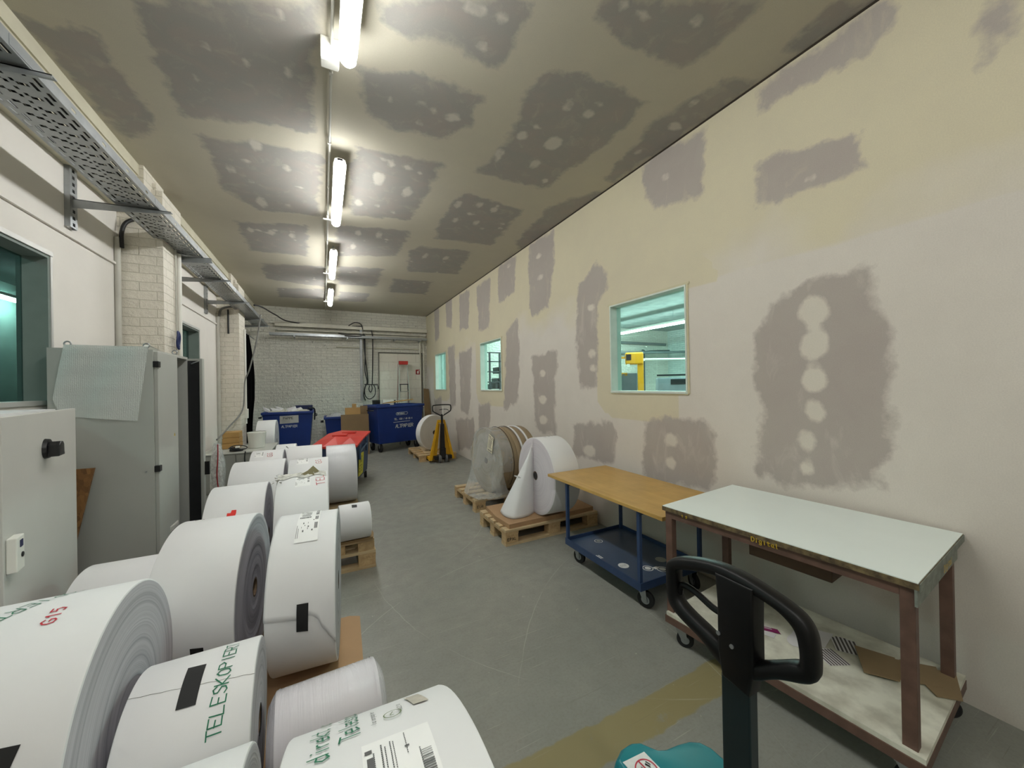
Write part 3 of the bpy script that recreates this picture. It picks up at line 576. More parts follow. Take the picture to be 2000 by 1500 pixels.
for k, pts in enumerate([[(.98,10.66,3.0),(.985,10.66,2.6),(1.03,10.66,2.1),(1.06,10.66,1.75),(1.05,10.66,1.62)], [(1.0,10.64,2.95),(1.0,10.64,2.4),(.99,10.63,2.0),(1.04,10.64,1.7),(.98,10.62,1.55),(.95,10.62,1.35),(.99,10.62,1.2)], [(1.16,10.66,3.1),(1.2,10.66,2.9),(1.19,10.66,2.2),(1.17,10.66,1.62)], [(1.0,10.6,1.6),(.97,10.6,1.45),(1.0,10.6,1.3),(1.1,10.6,1.24),(1.22,10.6,1.33),(1.24,10.6,1.5),(1.2,10.6,1.62)], [(1.1,10.62,1.6),(1.08,10.62,1.5),(1.12,10.62,1.42),(1.16,10.62,1.5),(1.15,10.62,1.62)]]):
    o = T('hanging_cable', smoothpts(pts, 6), .014 if k < 3 else .011, m_blackc, seg=8)
    tag(o, ['black cable hanging down the back wall on the left of the bundle','black cable hanging and curling at its end on the back wall','single black cable hanging right of the bundle on the back wall','large loop of black cable hanging on the back wall','small loop of black cable inside the large loop'][k], 'cable')
o = T('cable_holder', [(.98,10.7,1.63),(1.3,10.6,1.62),(1.32,10.58,1.5)], .014, m_blackc); tag(o, 'black cable hook rail holding the loops on the back wall', 'hook')
o = T('cable', smoothpts([(-1.12,8.2,3.1),(-1.08,8.9,3.2),(-.95,9.8,3.22),(-.7,10.6,3.2),(.2,10.68,3.17),(.95,10.66,3.19)], 8), .014, m_blackc); tag(o, 'black cable leaving the long tray and running over the back wall trunking', 'cable')
o = T('cable', smoothpts([(.60,10.62,3.18),(.75,10.6,3.27),(.9,10.6,3.24),(.95,10.62,3.1)], 8), .012, m_blackc); tag(o, 'short black cable arching above the trunking on the back wall', 'cable')
o = T('cable', smoothpts([(.35,10.5,2.96),(.5,10.45,2.93),(.8,10.5,2.95),(1.0,10.55,2.93),(.8,10.5,2.9),(.5,10.45,2.9)], 8), .012, m_blackc); tag(o, 'coil of black cable lying on the back wall tray', 'cable')
o = T('cable', smoothpts([(-1.06,8.5,2.98),(-1.12,8.45,2.5),(-1.23,8.4,1.95),(-1.30,8.35,1.7),(-1.30,8.1,1.2),(-1.40,7.6,.95),(-1.45,7.0,.8)], 8), .012, m_greyc); tag(o, 'long grey cable hanging from the tray past the far pier to the grey cupboard', 'cable')
# pipes and cables on the piers
for (x, y, z0, z1, r, lb) in ((-1.335, 5.03, 0, 2.98, .020, 'white pipe running down the side of the near brick pier'), (-1.335, 4.93, 0, 3.0, .008, 'thin grey conduit beside the white pipe on the near pier'),
        (-1.65, 4.60, 0, 2.95, .022, 'grey pipe in the corner before the near brick pier'), (-1.65, 8.14, 0, 2.9, .03, 'grey pipe in the corner before the far brick pier'), (-1.335, 8.62, .9, 2.7, .02, 'white pipe on the side of the far brick pier')):
    o = T('wall_pipe', [(x, y, z0), (x, y, z1)], r, m_house if 'grey' in lb else m_plast, seg=12); tag(o, lb, 'pipe')
o = T('cable', smoothpts([(-1.62,4.60,2.86),(-1.62,4.60,3.0),(-1.59,4.62,3.11),(-1.5,4.66,3.16),(-1.3,4.62,3.10)], 8), .016, m_blackc); tag(o, 'thick black cable arching from the near pier corner up to the tray', 'cable')
o = T('cable', [(-1.5,8.15,2.55),(-1.5,8.15,2.98)], .014, m_blackc); tag(o, 'short black cable dropping from the tray in front of the far pier', 'cable')
o = T('cable', smoothpts([(-1.62,8.12,2.85),(-1.6,8.14,2.97),(-1.5,8.16,3.03),(-1.38,8.16,3.04)], 8), .018, m_greyc); tag(o, 'grey hose bending from the far pier corner into the tray', 'cable')
B('socket_box', (-1.35, -1.30, 8.58, 8.68, 1.0, 1.18), m_plast, bev=.008); tag(bpy.data.objects['socket_box'], 'white switch box on the side of the far brick pier', 'socket')
t = thing('fire_sign', 'small red fire extinguisher sign on the bricked-up doorway', 'sign', (2.44, 10.782, 1.97))
B('board', (-.07, .07, 0, .006, -.07, .07), gen('sign red', (150,30,28), .5), t)
bm = bmesh.new(); prism(bm, [(-.03,-.045),(.015,-.045),(.015,.02),(0,.035),(-.02,.03),(-.03,.015)], -.003, -.001, 'Y'); box(bm, .005, .045, -.003, -.001, .03, .045); finish(bm, 'symbol', m_plast, t)
# ------------------------------------------------------------------ pallets
m_wood = wood('pallet board wood', (216,194,154), (182,156,118), 0); m_woody = wood('pallet block wood', (212,182,138), (170,140,98), 1)
m_card = gen('corrugated cardboard', (172,138,102), .85, var=.12, scale=4, bump=.1, bscale=30)
m_kraft = gen('brown cardboard', (150,122,84), .8, var=.10, scale=3, bump=.08)
m_cardd = gen('dull cardboard', (128,106,76), .85, var=.1, scale=3)
m_ink = gen('black tape', (10,10,11), .55, var=.1)
def make_pallet(L, W, label, loc, rz=0, h=.15, group='wooden pallets under the rolls', nb=5):
    t = thing('pallet', label, 'pallet', loc, rz, group); d = .024; rd = random.Random(int(L*1000+loc[1]*100))
    bm = bmesh.new(); box(bm, 0, L, 0, .10, h-d, h, .002); pb = finish(bm, 'deck_board', m_wood, t)
    gap = (W-.1)/(nb-1)
    for k in range(1, nb):
        c = pb.copy(); COL.objects.link(c); c.parent = t; c.location = (0, gap*k, rd.uniform(-.001, .001))
    ws = [0, W/2-.05, W-.10]; us = [0, L/2-.07, L-.14]
    st = B('cross_board', (0, .14, 0, W, h-2*d, h-d), m_woody, t)
    for u in us[1:]: c = st.copy(); COL.objects.link(c); c.parent = t; c.location = (u, 0, 0)
    bl = B('block', (0.002, .138, .002, .098, d, h-2*d), m_woody, t, bev=.002); first = True
    for u in us:
        for v in ws:
            if first: first = False; continue
            c = bl.copy(); COL.objects.link(c); c.parent = t; c.location = (u, v, 0)
    bb = B('bottom_board', (0, L, 0, .10, 0, d), m_wood, t)
    for v in ws[1:]: c = bb.copy(); COL.objects.link(c); c.parent = t; c.location = (0, v, 0)
    return t, us, ws
def stencil(t, u, v, txt, z0=.05, face='-Y', size=.03):
    bm = bmesh.new(); n = textlen(txt, size)
    F = (lambda a, b: (u+.07-n/2+a, v-.0012, z0+b)) if face == '-Y' else (lambda a, b: (u-.0012, v+.05+n/2-a, z0+b))
    strokes(bm, txt, F, size, .005); finish(bm, 'stencil', m_ink, t)
# left stack
make_pallet(.84, 1.2, 'wooden pallet under the standing roll with the torn outer sheet', (-.68, 1.27, 0))
make_pallet(.80, .82, 'wooden pallet under the big roll at the left edge of the photo', (-1.52, 1.2, 0))
make_pallet(.88, 1.16, 'wooden pallet under the labelled roll at the bottom edge of the photo', (-.68, .06, 0))
make_pallet(.40, .8, 'wooden pallet hidden behind the big left rolls', (-1.10, 2.45, 0))
make_pallet(1.06, .80, 'wooden pallet lowest under the small roll in the aisle', (-.68, 3.405, 0))
make_pallet(.72, .72, 'wooden pallet under the row of rolls with red tape', (-.70, 2.66, 0))
make_pallet(.72, 1.4, 'wooden pallet under the farthest stacked rolls', (-.72, 4.25, 0))
def board(name, poly, z0, z1, mat, label, cat, group=None, bev=0):
    bm = bmesh.new(); prism(bm, poly, z0, z1, 'Z', bev); o = finish(bm, name, mat); return tag(o, label, cat, group)
board('cardboard_sheet', [(-.66,1.25),(-.2,1.22),(-.12,1.30),(-.10,1.72),(.12,1.78),(.155,1.96),(.175,2.44),(.12,2.47),(-.66,2.5)], .150, .162, m_card, 'tan cardboard sheet sticking out beside the roll with the torn sheet', 'cardboard')
board('cardboard_sheet', [(-1.5,1.22),(-.74,1.22),(-.74,2.04),(-1.5,2.04)], .150, .16, m_card, 'cardboard sheet under the big left roll', 'cardboard')
board('cardboard_sheet', [(-.66,.07),(.17,.07),(.17,1.2),(-.66,1.2)], .150, .168, m_card, 'cardboard sheet under the labelled roll at the bottom edge', 'cardboard')
board('cardboard_sheet', [(-.66,2.68),(0,2.68),(0,3.36),(-.66,3.36)], .150, .168, m_card, 'cardboard sheet under the rolls behind the torn roll', 'cardboard')
board('cardboard_sheet', [(-1.10,2.51),(-.73,2.51),(-.73,3.2),(-1.10,3.2)], .150, .168, m_card, 'cardboard sheet hidden behind the big left rolls', 'cardboard')
# small second pallet under the small roll
t = thing('pallet_piece', 'short broken pallet piece lying on the aisle pallet below the small roll', 'pallet', (.02, 3.41, .15))
for k in range(3): B('deck_board', (0, .35, .01+k*.14, .10+k*.14, .072, .092), m_wood, t)
B('block', (.22, .35, .0, .10, 0.0, .072), m_woody, t); B('block', (.0, .12, .0, .10, 0.0, .072), m_woody, t); B('block', (.22, .35, .28, .38, 0.0, .072), m_woody, t)
board('cardboard_sheet', [(.03,3.40),(.36,3.405),(.375,3.5),(.35,3.76),(.03,3.78)], .2425, .262, m_kraft, 'folded cardboard directly under the small roll in the aisle', 'cardboard')

# ------------------------------------------------------------------ paper rolls
m_paper = paper('white roll paper', (226,226,226)); m_paperw = paper('wrapped roll paper', (222,219,224), .5, 1, .9)
m_gloss = paper('glossy roll wrap', (214,216,219), .5, 1, .45); m_end = paper_end('roll end', (196,193,198), (150,148,154))
m_enddk = paper_end('dark roll end', (190,188,194), (150,148,156)); m_core = gen('cardboard core', (112,92,70), .9)
m_green = gen('green marker', (18,116,82), .6, var=.25, scale=60); m_red = gen('red marker', (196,50,66), .6, var=.2, scale=60)
m_print = gen('printed grey', (95,95,95), .7); m_label = gen('label paper', (238,238,236), .55, var=.03); m_joint = MATS['grey joint']
m_redtape = gen('red tape', (222,38,26), .5, var=.06)
class Roll:
    def __init__(s, label, x0, x1, yc, R, yaw, zb, side=None, end=None, core=.038, group='white paper rolls', ridge=0, name='paper_roll'):
        s.L = x1-x0; s.R = R; s.t = thing(name, label, 'paper roll', ((x0+x1)/2, yc, zb), yaw, group)
        bm = bmesh.new(); h = s.L/2; e = .006; rr = random.Random(int(R*1000)+int(yc*77))
        nr = 14; radii = [core+.008+(R-e-core-.008)*k/nr for k in range(nr+1)]
        off = [(rr.uniform(-ridge, ridge)) for _ in radii]; off[-1] = 0
        prof = [(-h+o, r) for o, r in zip(off, radii)]+[(-h+e*.35, R-e*.3), (-h+e, R), (h-e, R), (h-e*.35, R-e*.3)]+[(h-o, r) for o, r in zip(off[::-1], radii[::-1])]
        mis = [1]*nr+[0]*(5)+[1]*nr
        lathe(bm, prof, 'X', 96, mis)
        o = finish(bm, 'wound_paper', [side or m_paper, end or m_end], s.t, smooth=35); o.location = (0, 0, R)
        bm = bmesh.new(); lathe(bm, [(-h+.002, core+.009), (-h+.002, core), (h-.002, core), (h-.002, core+.009)], 'X', 32)
        o = finish(bm, 'core', m_core, s.t, smooth=35); o.location = (0, 0, R)
    def p(s, a, th, off=.0012): return (a, -(s.R+off)*math.sin(th), s.R+(s.R+off)*math.cos(th))
    def quad(s, name, q, mat, n=10, off=.0012, label=None):
        """q: four (s, theta) corners in order"""
        bm = bmesh.new(); (a, b, c, d) = q
        def P(u, v):
            x = (a[0]*(1-u)+b[0]*u)*(1-v)+(d[0]*(1-u)+c[0]*u)*v; y = (a[1]*(1-u)+b[1]*u)*(1-v)+(d[1]*(1-u)+c[1]*u)*v
            return s.p(x, y, off)
        sheet(bm, P, n, n); return finish(bm, name, mat, s.t, smooth=True, label=label)
    def poly(s, name, pts, mat, off=.0012, label=None):
        bm = bmesh.new(); bm.faces.new([bm.verts.new(s.p(a, b, off)) for a, b in pts]); return finish(bm, name, mat, s.t, label=label)
    def write(s, name, text, a0, th0, ang, size, width, mat, jitter=.0, space=1.35, off=.002, label=None):
        bm = bmesh.new(); c, sn = math.cos(ang), math.sin(ang)
        F = lambda u, v: s.p(a0+u*c-v*sn, th0-(u*sn+v*c)/s.R, off)
        strokes(bm, text, F, size, width, jitter, space); return finish(bm, name, mat, s.t, label=label)
    def printed(s, a0, a1, th0, th1, seed=1, dens=1., name='printed_label'):
        """delivery label: pale ground with rows of small print, running round the roll"""
        g = s.quad(name, [(a0, th0), (a1, th0), (a1, th1), (a0, th1)], m_label, 12, .0010); rd = random.Random(seed); bm = bmesh.new()
        W = a1-a0; H = (th1-th0)
        def bar(u0, u1, v0, v1):
            for k in range(2):
                va = v0+(v1-v0)*k/2; vb = v0+(v1-v0)*(k+1)/2
                bm.faces.new([bm.verts.new(s.p(a0+W*x, th0+H*y, .0020)) for x, y in ((u0, va), (u1, va), (u1, vb), (u0, vb))])
        for v, u0, u1, hh in ((.05,.04,.16,.035), (.05,.24,.40,.02), (.12,.10,.58,.022), (.17,.35,.58,.02), (.225,.14,.58,.028), (.29,.16,.56,.032), (.36,.08,.60,.045)):
            u = u0
            while u < u1:
                wd = rd.uniform(.02, .07); bar(u, min(u+wd, u1), v, v+hh); u += wd+.012
        for v0, v1 in ((.02,.06), (.09,.15), (.18,.30), (.37,.49), (.58,.74)):
            for k in range(3): bar(.80+k*.05, .835+k*.05, v0, v1)
        for k in range(9):
            u = rd.uniform(.2, .72); v = rd.uniform(.45, .8); bar(u, u+rd.uniform(.015,.06), v, v+rd.uniform(.01,.05))
        bar(.03,.05,.62,.92); bar(.10,.12,.70,.92)
        o = finish(bm, 'small_print', m_print, g); return g
RA = Roll('big white roll at the left edge with green lettering and the red mark G15', -1.55, -.551, 1.57, .385, .017, .16)
RA.write('green_lettering', 'KOPIERT', .335, -.40, math.radians(236), .036, .0034, m_green, .2, 1.25)
RA.write('red_lettering', 'G15', .380, .245, math.radians(92), .028, .0038, m_red, .2)
RA.quad('black_tape', [(.25, .93), (.424, .985), (.40, 1.32), (.23, 1.30)], m_ink, off=.002)
RB = Roll('medium white roll with green lettering TELESKOPIERT and a black tape strip', -.522, -.212, 1.53, .25, .031, .17, ridge=.001)
RB.quad('black_tape', [(-.029, .044), (.018, .065), (.015, .576), (-.031, .568)], m_ink, off=.002)
RB.write('green_lettering', 'TELESKOPIERT', .083, .965, math.radians(88), .034, .0034, m_green, .28, 1.16)
bm = bmesh.new()
for k in range(24):
    a0, a1 = -.154+.309*k/24, -.154+.309*(k+1)/24; th = lambda a: .34+.18*(a/.31)+.004*math.sin(a*140)
    bm.faces.new([bm.verts.new(RB.p(a, th(a)+d, .0006)) for a, d in ((a0, 0), (a1, 0), (a1, .005), (a0, .005))])
finish(bm, 'sheet_seam', m_joint, RB.t)
RC = Roll('large white roll showing a deeply ringed end beside the torn roll', -.639, -.328, 2.318, .365, -.072, .17, end=m_enddk, ridge=.003)
RC.quad('black_tape', [(.006, 1.68), (.05, 1.70), (.05, 2.0), (.006, 1.98)], m_ink, off=.002)
RC.write('small_mark', 'F A', -.10, -.12, math.radians(10), .014, .003, m_print, .3)
RD = Roll('large white roll with printed label, black tape and torn outer sheet', -.216, .056, 2.213, .361, -.069, .162)
def dtear(u, v):
    a = -.136+.272*u; e = 1.44+.10*u+(.0 if u < .62 else .34*((u-.62)/.38)**1.6)-(.05*math.sin((u-.45)*6) if .45 < u < .8 else 0); th = -1.2+(e+1.2)*v
    return RD.p(a, th, .0022+(.004*max(0, v-.93)/.07)+(.006*max(0, u-.8)/.2*max(0, v-.9)/.1))
bm = bmesh.new(); sheet(bm, dtear, 30, 44); o = finish(bm, 'loose_sheet', m_paper, RD.t, smooth=True, label='torn outer sheet with curled edge'); solid(o, .0008)
RD.quad('black_tape', [(-.014, 1.315), (.031, 1.32), (.029, 1.64), (-.015, 1.62)], m_ink, off=.008)
s_off = RD.R; RD.R += .003; RD.printed(-.042, .056, -.19, .60, 3); RD.R = s_off
RE = Roll('white roll carrying a jagged red tape patch', -.675, -.36, 3.12, .36, .02, .17, end=m_enddk, ridge=.002)
RE.poly('red_tape', [(-.036,.871),(-.035,.797),(-.017,.802),(-.013,.750),(.011,.755),(.011,.821),(.005,.889)], m_redtape, off=.003)
RE.write('small_mark', 'F7 3', -.13, .93, math.radians(5), .016, .004, m_print, .3)
RF = Roll('large white roll with crumpled torn wrapping on its top', -.295, .017, 3.08, .38, 0, .17)
RF.printed(-.045, .046, .12, .49, 5); RF.write('red_lettering', 'TEL', .137, .50, math.radians(95), .05, .004, m_red, .3)
rd = random.Random(11)
bm = bmesh.new()
def crum(u, v):
    a = -.156+.30*u; th = -.05+.24*v; n = .003+.010*abs(math.sin(u*9+v*3))*(1-v)+rd.uniform(0, .004); return RF.p(a, th+.05*math.sin(u*14), n if 0 < v < 1 else .004)
sheet(bm, crum, 26, 8); finish(bm, 'crumpled_wrapping', gen('dusty wrapping paper', (214,212,204), .7, var=.25, scale=30), RF.t, label='crumpled torn wrapping')
bm = bmesh.new()
for pts in (((.0,.06,.004),(.06,-.08,.05),(.10,.02,.012),(.02,.20,.004)), ((-.03,.1,.004),(.05,.0,.035),(.07,.16,.004))):
    bm.faces.new([bm.verts.new(RF.p(a, th, o_)) for a, th, o_ in pts])
solid(finish(bm, 'torn_flap', gen('olive brown paper', (126,118,84), .8), RF.t), .001)
bm = bmesh.new()
for k in range(14):
    a = -.17+rd.uniform(0, .05); th = .05+rd.uniform(0, .35); q = [(a+rd.uniform(-.02,.02), th+rd.uniform(-.06,.06), rd.uniform(.003,.03)) for _ in range(3)]
    bm.faces.new([bm.verts.new(RF.p(*w_)) for w_ in q])
finish(bm, 'paper_scraps', gen('grey torn paper', (150,146,136), .8, var=.4, scale=40), RF.t)
RG = Roll('white roll behind the roll with red tape, left column', -.74, -.335, 4.16, .365, 0, .15)
RH = Roll('white roll with small printed label and red scribble, in the middle column', -.30, .028, 4.09, .36, 0, .15)
RH.printed(-.10, -.004, -.14, .36, 6); RH.write('red_lettering', 'GS', .108, .40, math.radians(95), .05, .004, m_red, .3)
RJ = Roll('partly hidden white roll with a label and red scribble, left column end', -.706, -.409, 4.90, .36, 0, .15)
RJ.printed(-.109, -.03, .20, .49, 7); RJ.write('red_lettering', 'GS', .055, .5, math.radians(95), .05, .004, m_red, .3)
RK = Roll('plain white roll farthest back in the middle column', -.378, -.03, 5.04, .36, 0, .15)
RL = Roll('small white roll behind the left column, a dark mark on it', -.60, -.36, 6.1, .31, 0, .15)
RL.write('small_mark', 'L', .04, .55, math.radians(30), .07, .012, m_ink)
board('wooden_plinth', [(-.62,5.85),(-.34,5.85),(-.34,6.35),(-.62,6.35)], 0, .15, m_wood, 'hidden wooden plinth under the farthest left-column roll', 'plinth')
RI = Roll('glossy film-wrapped white roll before the red-lidded bin', .0126, .363, 5.42, .372, 0, .05, side=m_gloss)
RI.write('dotted_print', '. - . . - . . - . . -', -.14, -.12, math.radians(3), .02, .004, m_print)
board('wooden_skid', [(.0,5.2),(.38,5.2),(.38,5.64),(.0,5.64)], 0, .05, m_wood, 'low wooden skid under the glossy wrapped roll', 'skid')
RN = Roll('small white roll with a small black tape in the aisle on stacked pallets', .095, .337, 3.45, .147, .044, .262, group='white paper rolls')
RN.quad('black_tape', [(-.022, .14), (.018, .20), (.016, .46), (-.024, .44)], m_ink, 4)
RO = Roll('small white roll in wrinkled clear film near the bottom edge', -.169, .169, 1.55, .15, .05, .162, side=m_paperw)
for sgn in (-1, 1):
    bm = bmesh.new(); pr = [(sgn*(.155+.012*k), .152-.010*k*k*.5+.002*(k % 2)) for k in range(4)]
    lathe(bm, pr, 'X', 60); o = finish(bm, 'film_fold', m_paperw, RO.t, smooth=True); o.location = (0, 0, .15)
RP = Roll('large white roll with green lettering and delivery label, cut by the bottom edge', -.066, .188, .438, .449, -.025, .168)
RP.write('green_lettering', 'Teleskop', -.026, -.335, math.radians(90), .026, .0026, m_green, .25, 1.1)
RP.write('green_lettering', 'direkt', -.066, -.275, math.radians(90), .024, .0026, m_green, .25, 1.15)
RP.write('green_lettering', 'zur', -.064, -.545, math.radians(90), .022, .0024, m_green, .25, 1.1)
RP.quad('delivery_label', [(-.025, -.27), (.066, -.262), (.066, .12), (-.025, .12)], m_label, 14, .0012)
bm = bmesh.new(); rd = random.Random(2)
def rbar(a0, a1, t0, t1): bm.faces.new([bm.verts.new(RP.p(a, th, .0024)) for a, th in ((a0, t0), (a1, t0), (a1, t1), (a0, t1))])
for c_, t0, t1, w_ in ((-.012,-.21,-.05,.0012),(-.002,-.235,-.06,.0014),(.003,-.22,-.03,.0010),(.010,-.235,-.10,.0010),(.014,-.23,-.10,.0008),(.030,-.25,-.16,.0008),(.045,-.16,-.05,.0010)):
    th = t0
    while th < t1: rbar(c_, c_+w_*1.4, th, th+.006); th += .008
for k in range(12): rbar(.046, .060, -.145+k*.008, -.145+k*.008+rd.choice((.002, .004, .005)))
rbar(-.020, -.012, -.195, -.14); rbar(-.022, -.013, -.23, -.215); rbar(.028, .034, -.19, -.183)
finish(bm, 'small_print', m_print, RP.t)
bm = bmesh.new()
for k in range(28):
    a0, a1 = 2*PI*k/28, 2*PI*(k+1)/28
    bm.faces.new([bm.verts.new(RP.p(.024+math.cos(a)*r_*.014, -.405+math.sin(a)*r_*.014/.449, .0026)) for a, r_ in ((a0, 1), (a1, 1), (a1, .88), (a0, .88))])
strokes(bm, 'L', lambda u, v: RP.p(.020+u*.7+v*.35, -.397-(v*.8-u*.3)/.449, .0026), .014, .0016)
finish(bm, 'leaf_emblem', gen('emblem green', (96,118,66), .6), RP.t)
RP.write('small_print', 'laborpapier', -.001, -.372, math.radians(90), .007, .0009, m_print, 0, 1.3)
RP.write('small_print', 'HOLZ 01', .040, -.415, math.radians(90), .006, .0009, m_print, 0, 1.3)
RP.quad('clear_tape', [(.050, -.56), (.074, -.545), (.082, -.41), (.058, -.42)], gen('beige packing tape', (206,200,186), .35, var=.2, scale=60), 8, .002)
RQ = Roll('narrow white roll end peeking in at the bottom edge beside the lettered roll', -.50, -.166, .942, .286, 0, .168)
RR = Roll('pale roll lying behind the big left roll, half hidden', -1.03, -.665, 2.50, .27, 0, .168)
RM = Roll('tall narrow white roll standing in front of the left blue bin', -1.13, -.83, 8.53, .40, 0, .15)
board('wooden_plinth', [(-1.2,8.2),(-.75,8.2),(-.75,8.9),(-1.2,8.9)], 0, .15, m_wood, 'hidden wooden plinth under the roll at the left blue bin', 'plinth')
# ------------------------------------------------------------------ right side: pallets with rolls
t, us, ws = make_pallet(1.12, .66, 'wooden pallet under the white roll with the hanging sheet', (1.53, 3.20, 0), 0, .155, 'pallets along the right wall')
stencil(t, us[0], ws[0], 'EPAL', .05, size=.026)
t, us, ws = make_pallet(1.0, .80, 'wooden pallet under the brown wrapped rolls', (1.62, 4.23, 0), 0, .15, 'pallets along the right wall')
stencil(t, us[0], ws[0], 'EUR', .05, size=.03)
board('cardboard_stack', [(1.58,3.22),(2.62,3.24),(2.64,3.84),(1.60,3.84),(1.56,3.5)], .155, .198, m_card, 'thick brown cardboard on the pallet below the white roll with hanging sheet', 'cardboard')
RW = Roll('white roll with its outer sheet hanging down, on the right-hand pallet', 1.962, 2.25, 3.353, .396, -.028, .199, end=paper_end('pale roll end', (214,208,212), (200,194,200)), group=None)
RW.write('small_print', 'LS 24 7', -.04, .05, math.radians(8), .02, .004, m_print)
# the hanging sheet: leaves the top of the roll, folds over towards the aisle and stands on the cardboard
bm = bmesh.new(); R0 = .396
foot = [(-.150,.03),(-.25,-.035),(-.36,-.055),(-.435,-.03),(-.475,.08),(-.455,.22),(-.40,.31)]
FT = smoothpts([(a, b, 0) for a, b in foot], 8)
def hang(u, v):
    # u round the foot from the roll to the aisle, v from the tip at the top to the foot
    p_ = FT[int(round(u*(len(FT)-1)))]; k = v**1.12; tx, ty = -.150, .035
    x = tx+(p_.x-tx)*k; y = ty+(p_.y-ty)*k
    z = .782-.10*u*(1-v)*u
    z = z*(1-v)+.004; x -= .012*math.sin(v*PI)*math.sin(u*PI)
    return (min(x, -.149), y, z)
sheet(bm, hang, 48, 30); o = finish(bm, 'hanging_sheet', m_paper, RW.t, smooth=True, label='outer sheet hanging down in a cone fold'); solid(o, .0012)
bm = bmesh.new(); tube(bm, [(-.33,-.02,.40),(-.37,-.03,.42),(-.40,-.02,.43)], [.006,.010,.004], 6); tube(bm, [(-.36,-.03,.42),(-.385,-.05,.40),(-.39,-.06,.385)], [.006,.008,.003], 6); finish(bm, 'twisted_corner', m_paper, RW.t)
bm = bmesh.new(); capped(bm, [(-.147,.0),(-.146,.036)], 'X', 24, (0,0,.396)); finish(bm, 'core_plug', gen('dark core', (60,56,56), .8), RW.t)
# brown rolls
m_brownr = paper('brown kraft roll', (150,132,104)); m_brownend = paper_end('kraft roll end', (176,168,150), (140,128,106))
yawb = .122; cxb, cyb = (1.889+2.441)/2, 4.545; ca, sa = math.cos(yawb), math.sin(yawb)
wid = [(-.276,-.150,'b'), (-.148,-.052,'b'), (-.050,.028,'b'), (.030,.062,'w'), (.064,.150,'b'), (.152,.180,'w'), (.182,.276,'b')]
labs = ['brown kraft reel at the wrapped left end of its pallet, label tied to it', 'brown kraft reel, second from the film-wrapped end', 'brown kraft reel just left of the white band', 'thin white reel between the brown reels', 'brown kraft reel between the two white reels', 'very thin white reel near the wall end', 'brown kraft reel nearest the wall in the row']
for (a, b, k), lb in zip(wid, labs):
    m = (a+b)/2; RR_ = .413 if k == 'b' else .419
    Roll(lb, cxb+m*ca-(b-a)/2, cxb+m*ca+(b-a)/2, cyb+m*sa, RR_, yawb, .152, side=m_brownr if k == 'b' else m_paper, end=m_brownend if k == 'b' else m_end, group='reels in a row on the pallet', name='kraft_reel' if k == 'b' else 'paper_reel')
m_film = clear('clear stretch film', (.90,.91,.90), .38, .12, 3, .2)
tf = thing('stretch_film', 'clear plastic film wrapped over the left end of the brown reels', 'plastic film', (cxb, cyb, .152), yawb)
bm = bmesh.new(); R0 = .421; rd = random.Random(4)
def film(u, v):
    th = -2.2+4.0*u              # angle round the reels, from the back over the top to the front
    if v < .35: a = -.285+(.35-v)*.45; r = R0+.002*math.sin(u*40); return (a, -r*math.sin(th), R0-.005+r*math.cos(th))
    k = (v-.35)/.65; r = R0*(1-.12*k)
    z = R0-.005+r*math.cos(th)*(1-.1*k); y = -r*math.sin(th); a = -.290-.02*k
    if th > .6: q = min(1, (th-.6)/1.2); a -= .22*q*k; z = z*(1-.15*q*k); y -= .04*q*k
    return (a, y, max(z, .006))
sheet(bm, lambda u, v: film(u, v*.349), 60, 10); finish(bm, 'film_cover', m_film, tf, smooth=True)
bm = bmesh.new()
FS = smoothpts([(-.40,.30,0),(-.52,.16,0),(-.56,-.02,0),(-.53,-.22,0),(-.44,-.36,0),(-.30,-.42,0),(-.15,-.40,0)], 10)
def skirt(u, v):
    th = -.85+2.55*u; r = R0+.003; p_ = FS[int(round(u*(len(FS)-1)))]
    tx, ty, tz = -.286, -r*math.sin(th), R0+r*math.cos(th)-.004
    kx = v**1.5; x = tx+(p_.x-tx)*kx; y = ty+(p_.y-ty)*v**1.2; z = tz*(1-v)**1.05+.007
    wv_ = .010*math.sin(u*46+2*math.sin(v*5))*v*(1-.3*v)
    return (x-abs(wv_), y+wv_*.6, z+.012*abs(math.sin(u*33))*v)
sheet(bm, skirt, 70, 30); finish(bm, 'film_skirt', m_film, tf, smooth=True)
bm = bmesh.new()
def lip(u, v):
    x = -.30-.28*u+.55*(1-u)*v*.3; y = -.34-.05*math.sin(u*3)+.30*v*(.3+.7*u); return (x, y+.06*u, .006+.02*abs(math.sin(u*17)*math.cos(v*13))+rd.uniform(0,.012))
sheet(bm, lip, 24, 16); finish(bm, 'film_folds', m_film, tf, smooth=True)
bm = bmesh.new(); q = [tuple(Vector(skirt(a_, b_))+Vector((-.012,-.008,.0))) for a_, b_ in ((.45,.06),(.56,.06),(.56,.30),(.45,.30))]
vs = [bm.verts.new(p_) for p_ in q]; bm.faces.new(vs); ls = finish(bm, 'delivery_note', gen('cream note paper', (222,214,188), .6), tf, label='cream delivery note'); solid(ls, .001)
bm = bmesh.new(); Q = [Vector(p_) for p_ in q]; nrm = Vector((-.004, -.0015, 0))
def nb(u0, u1, v0, v1): bm.faces.new([bm.verts.new((Q[0]*(1-u)+Q[1]*u)*(1-v)+(Q[3]*(1-u)+Q[2]*u)*v+nrm) for u, v in ((u0, v0), (u1, v0), (u1, v1), (u0, v1))])
nb(.1,.55,.06,.11); nb(.12,.9,.16,.19); nb(.7,.92,.06,.1)
for k in range(9): nb(.12, rd.uniform(.4,.9), .27+.06*k, .29+.06*k)
nb(.15,.6,.88,.93); nb(.68,.9,.86,.93)
finish(bm, 'small_print', m_print, ls)
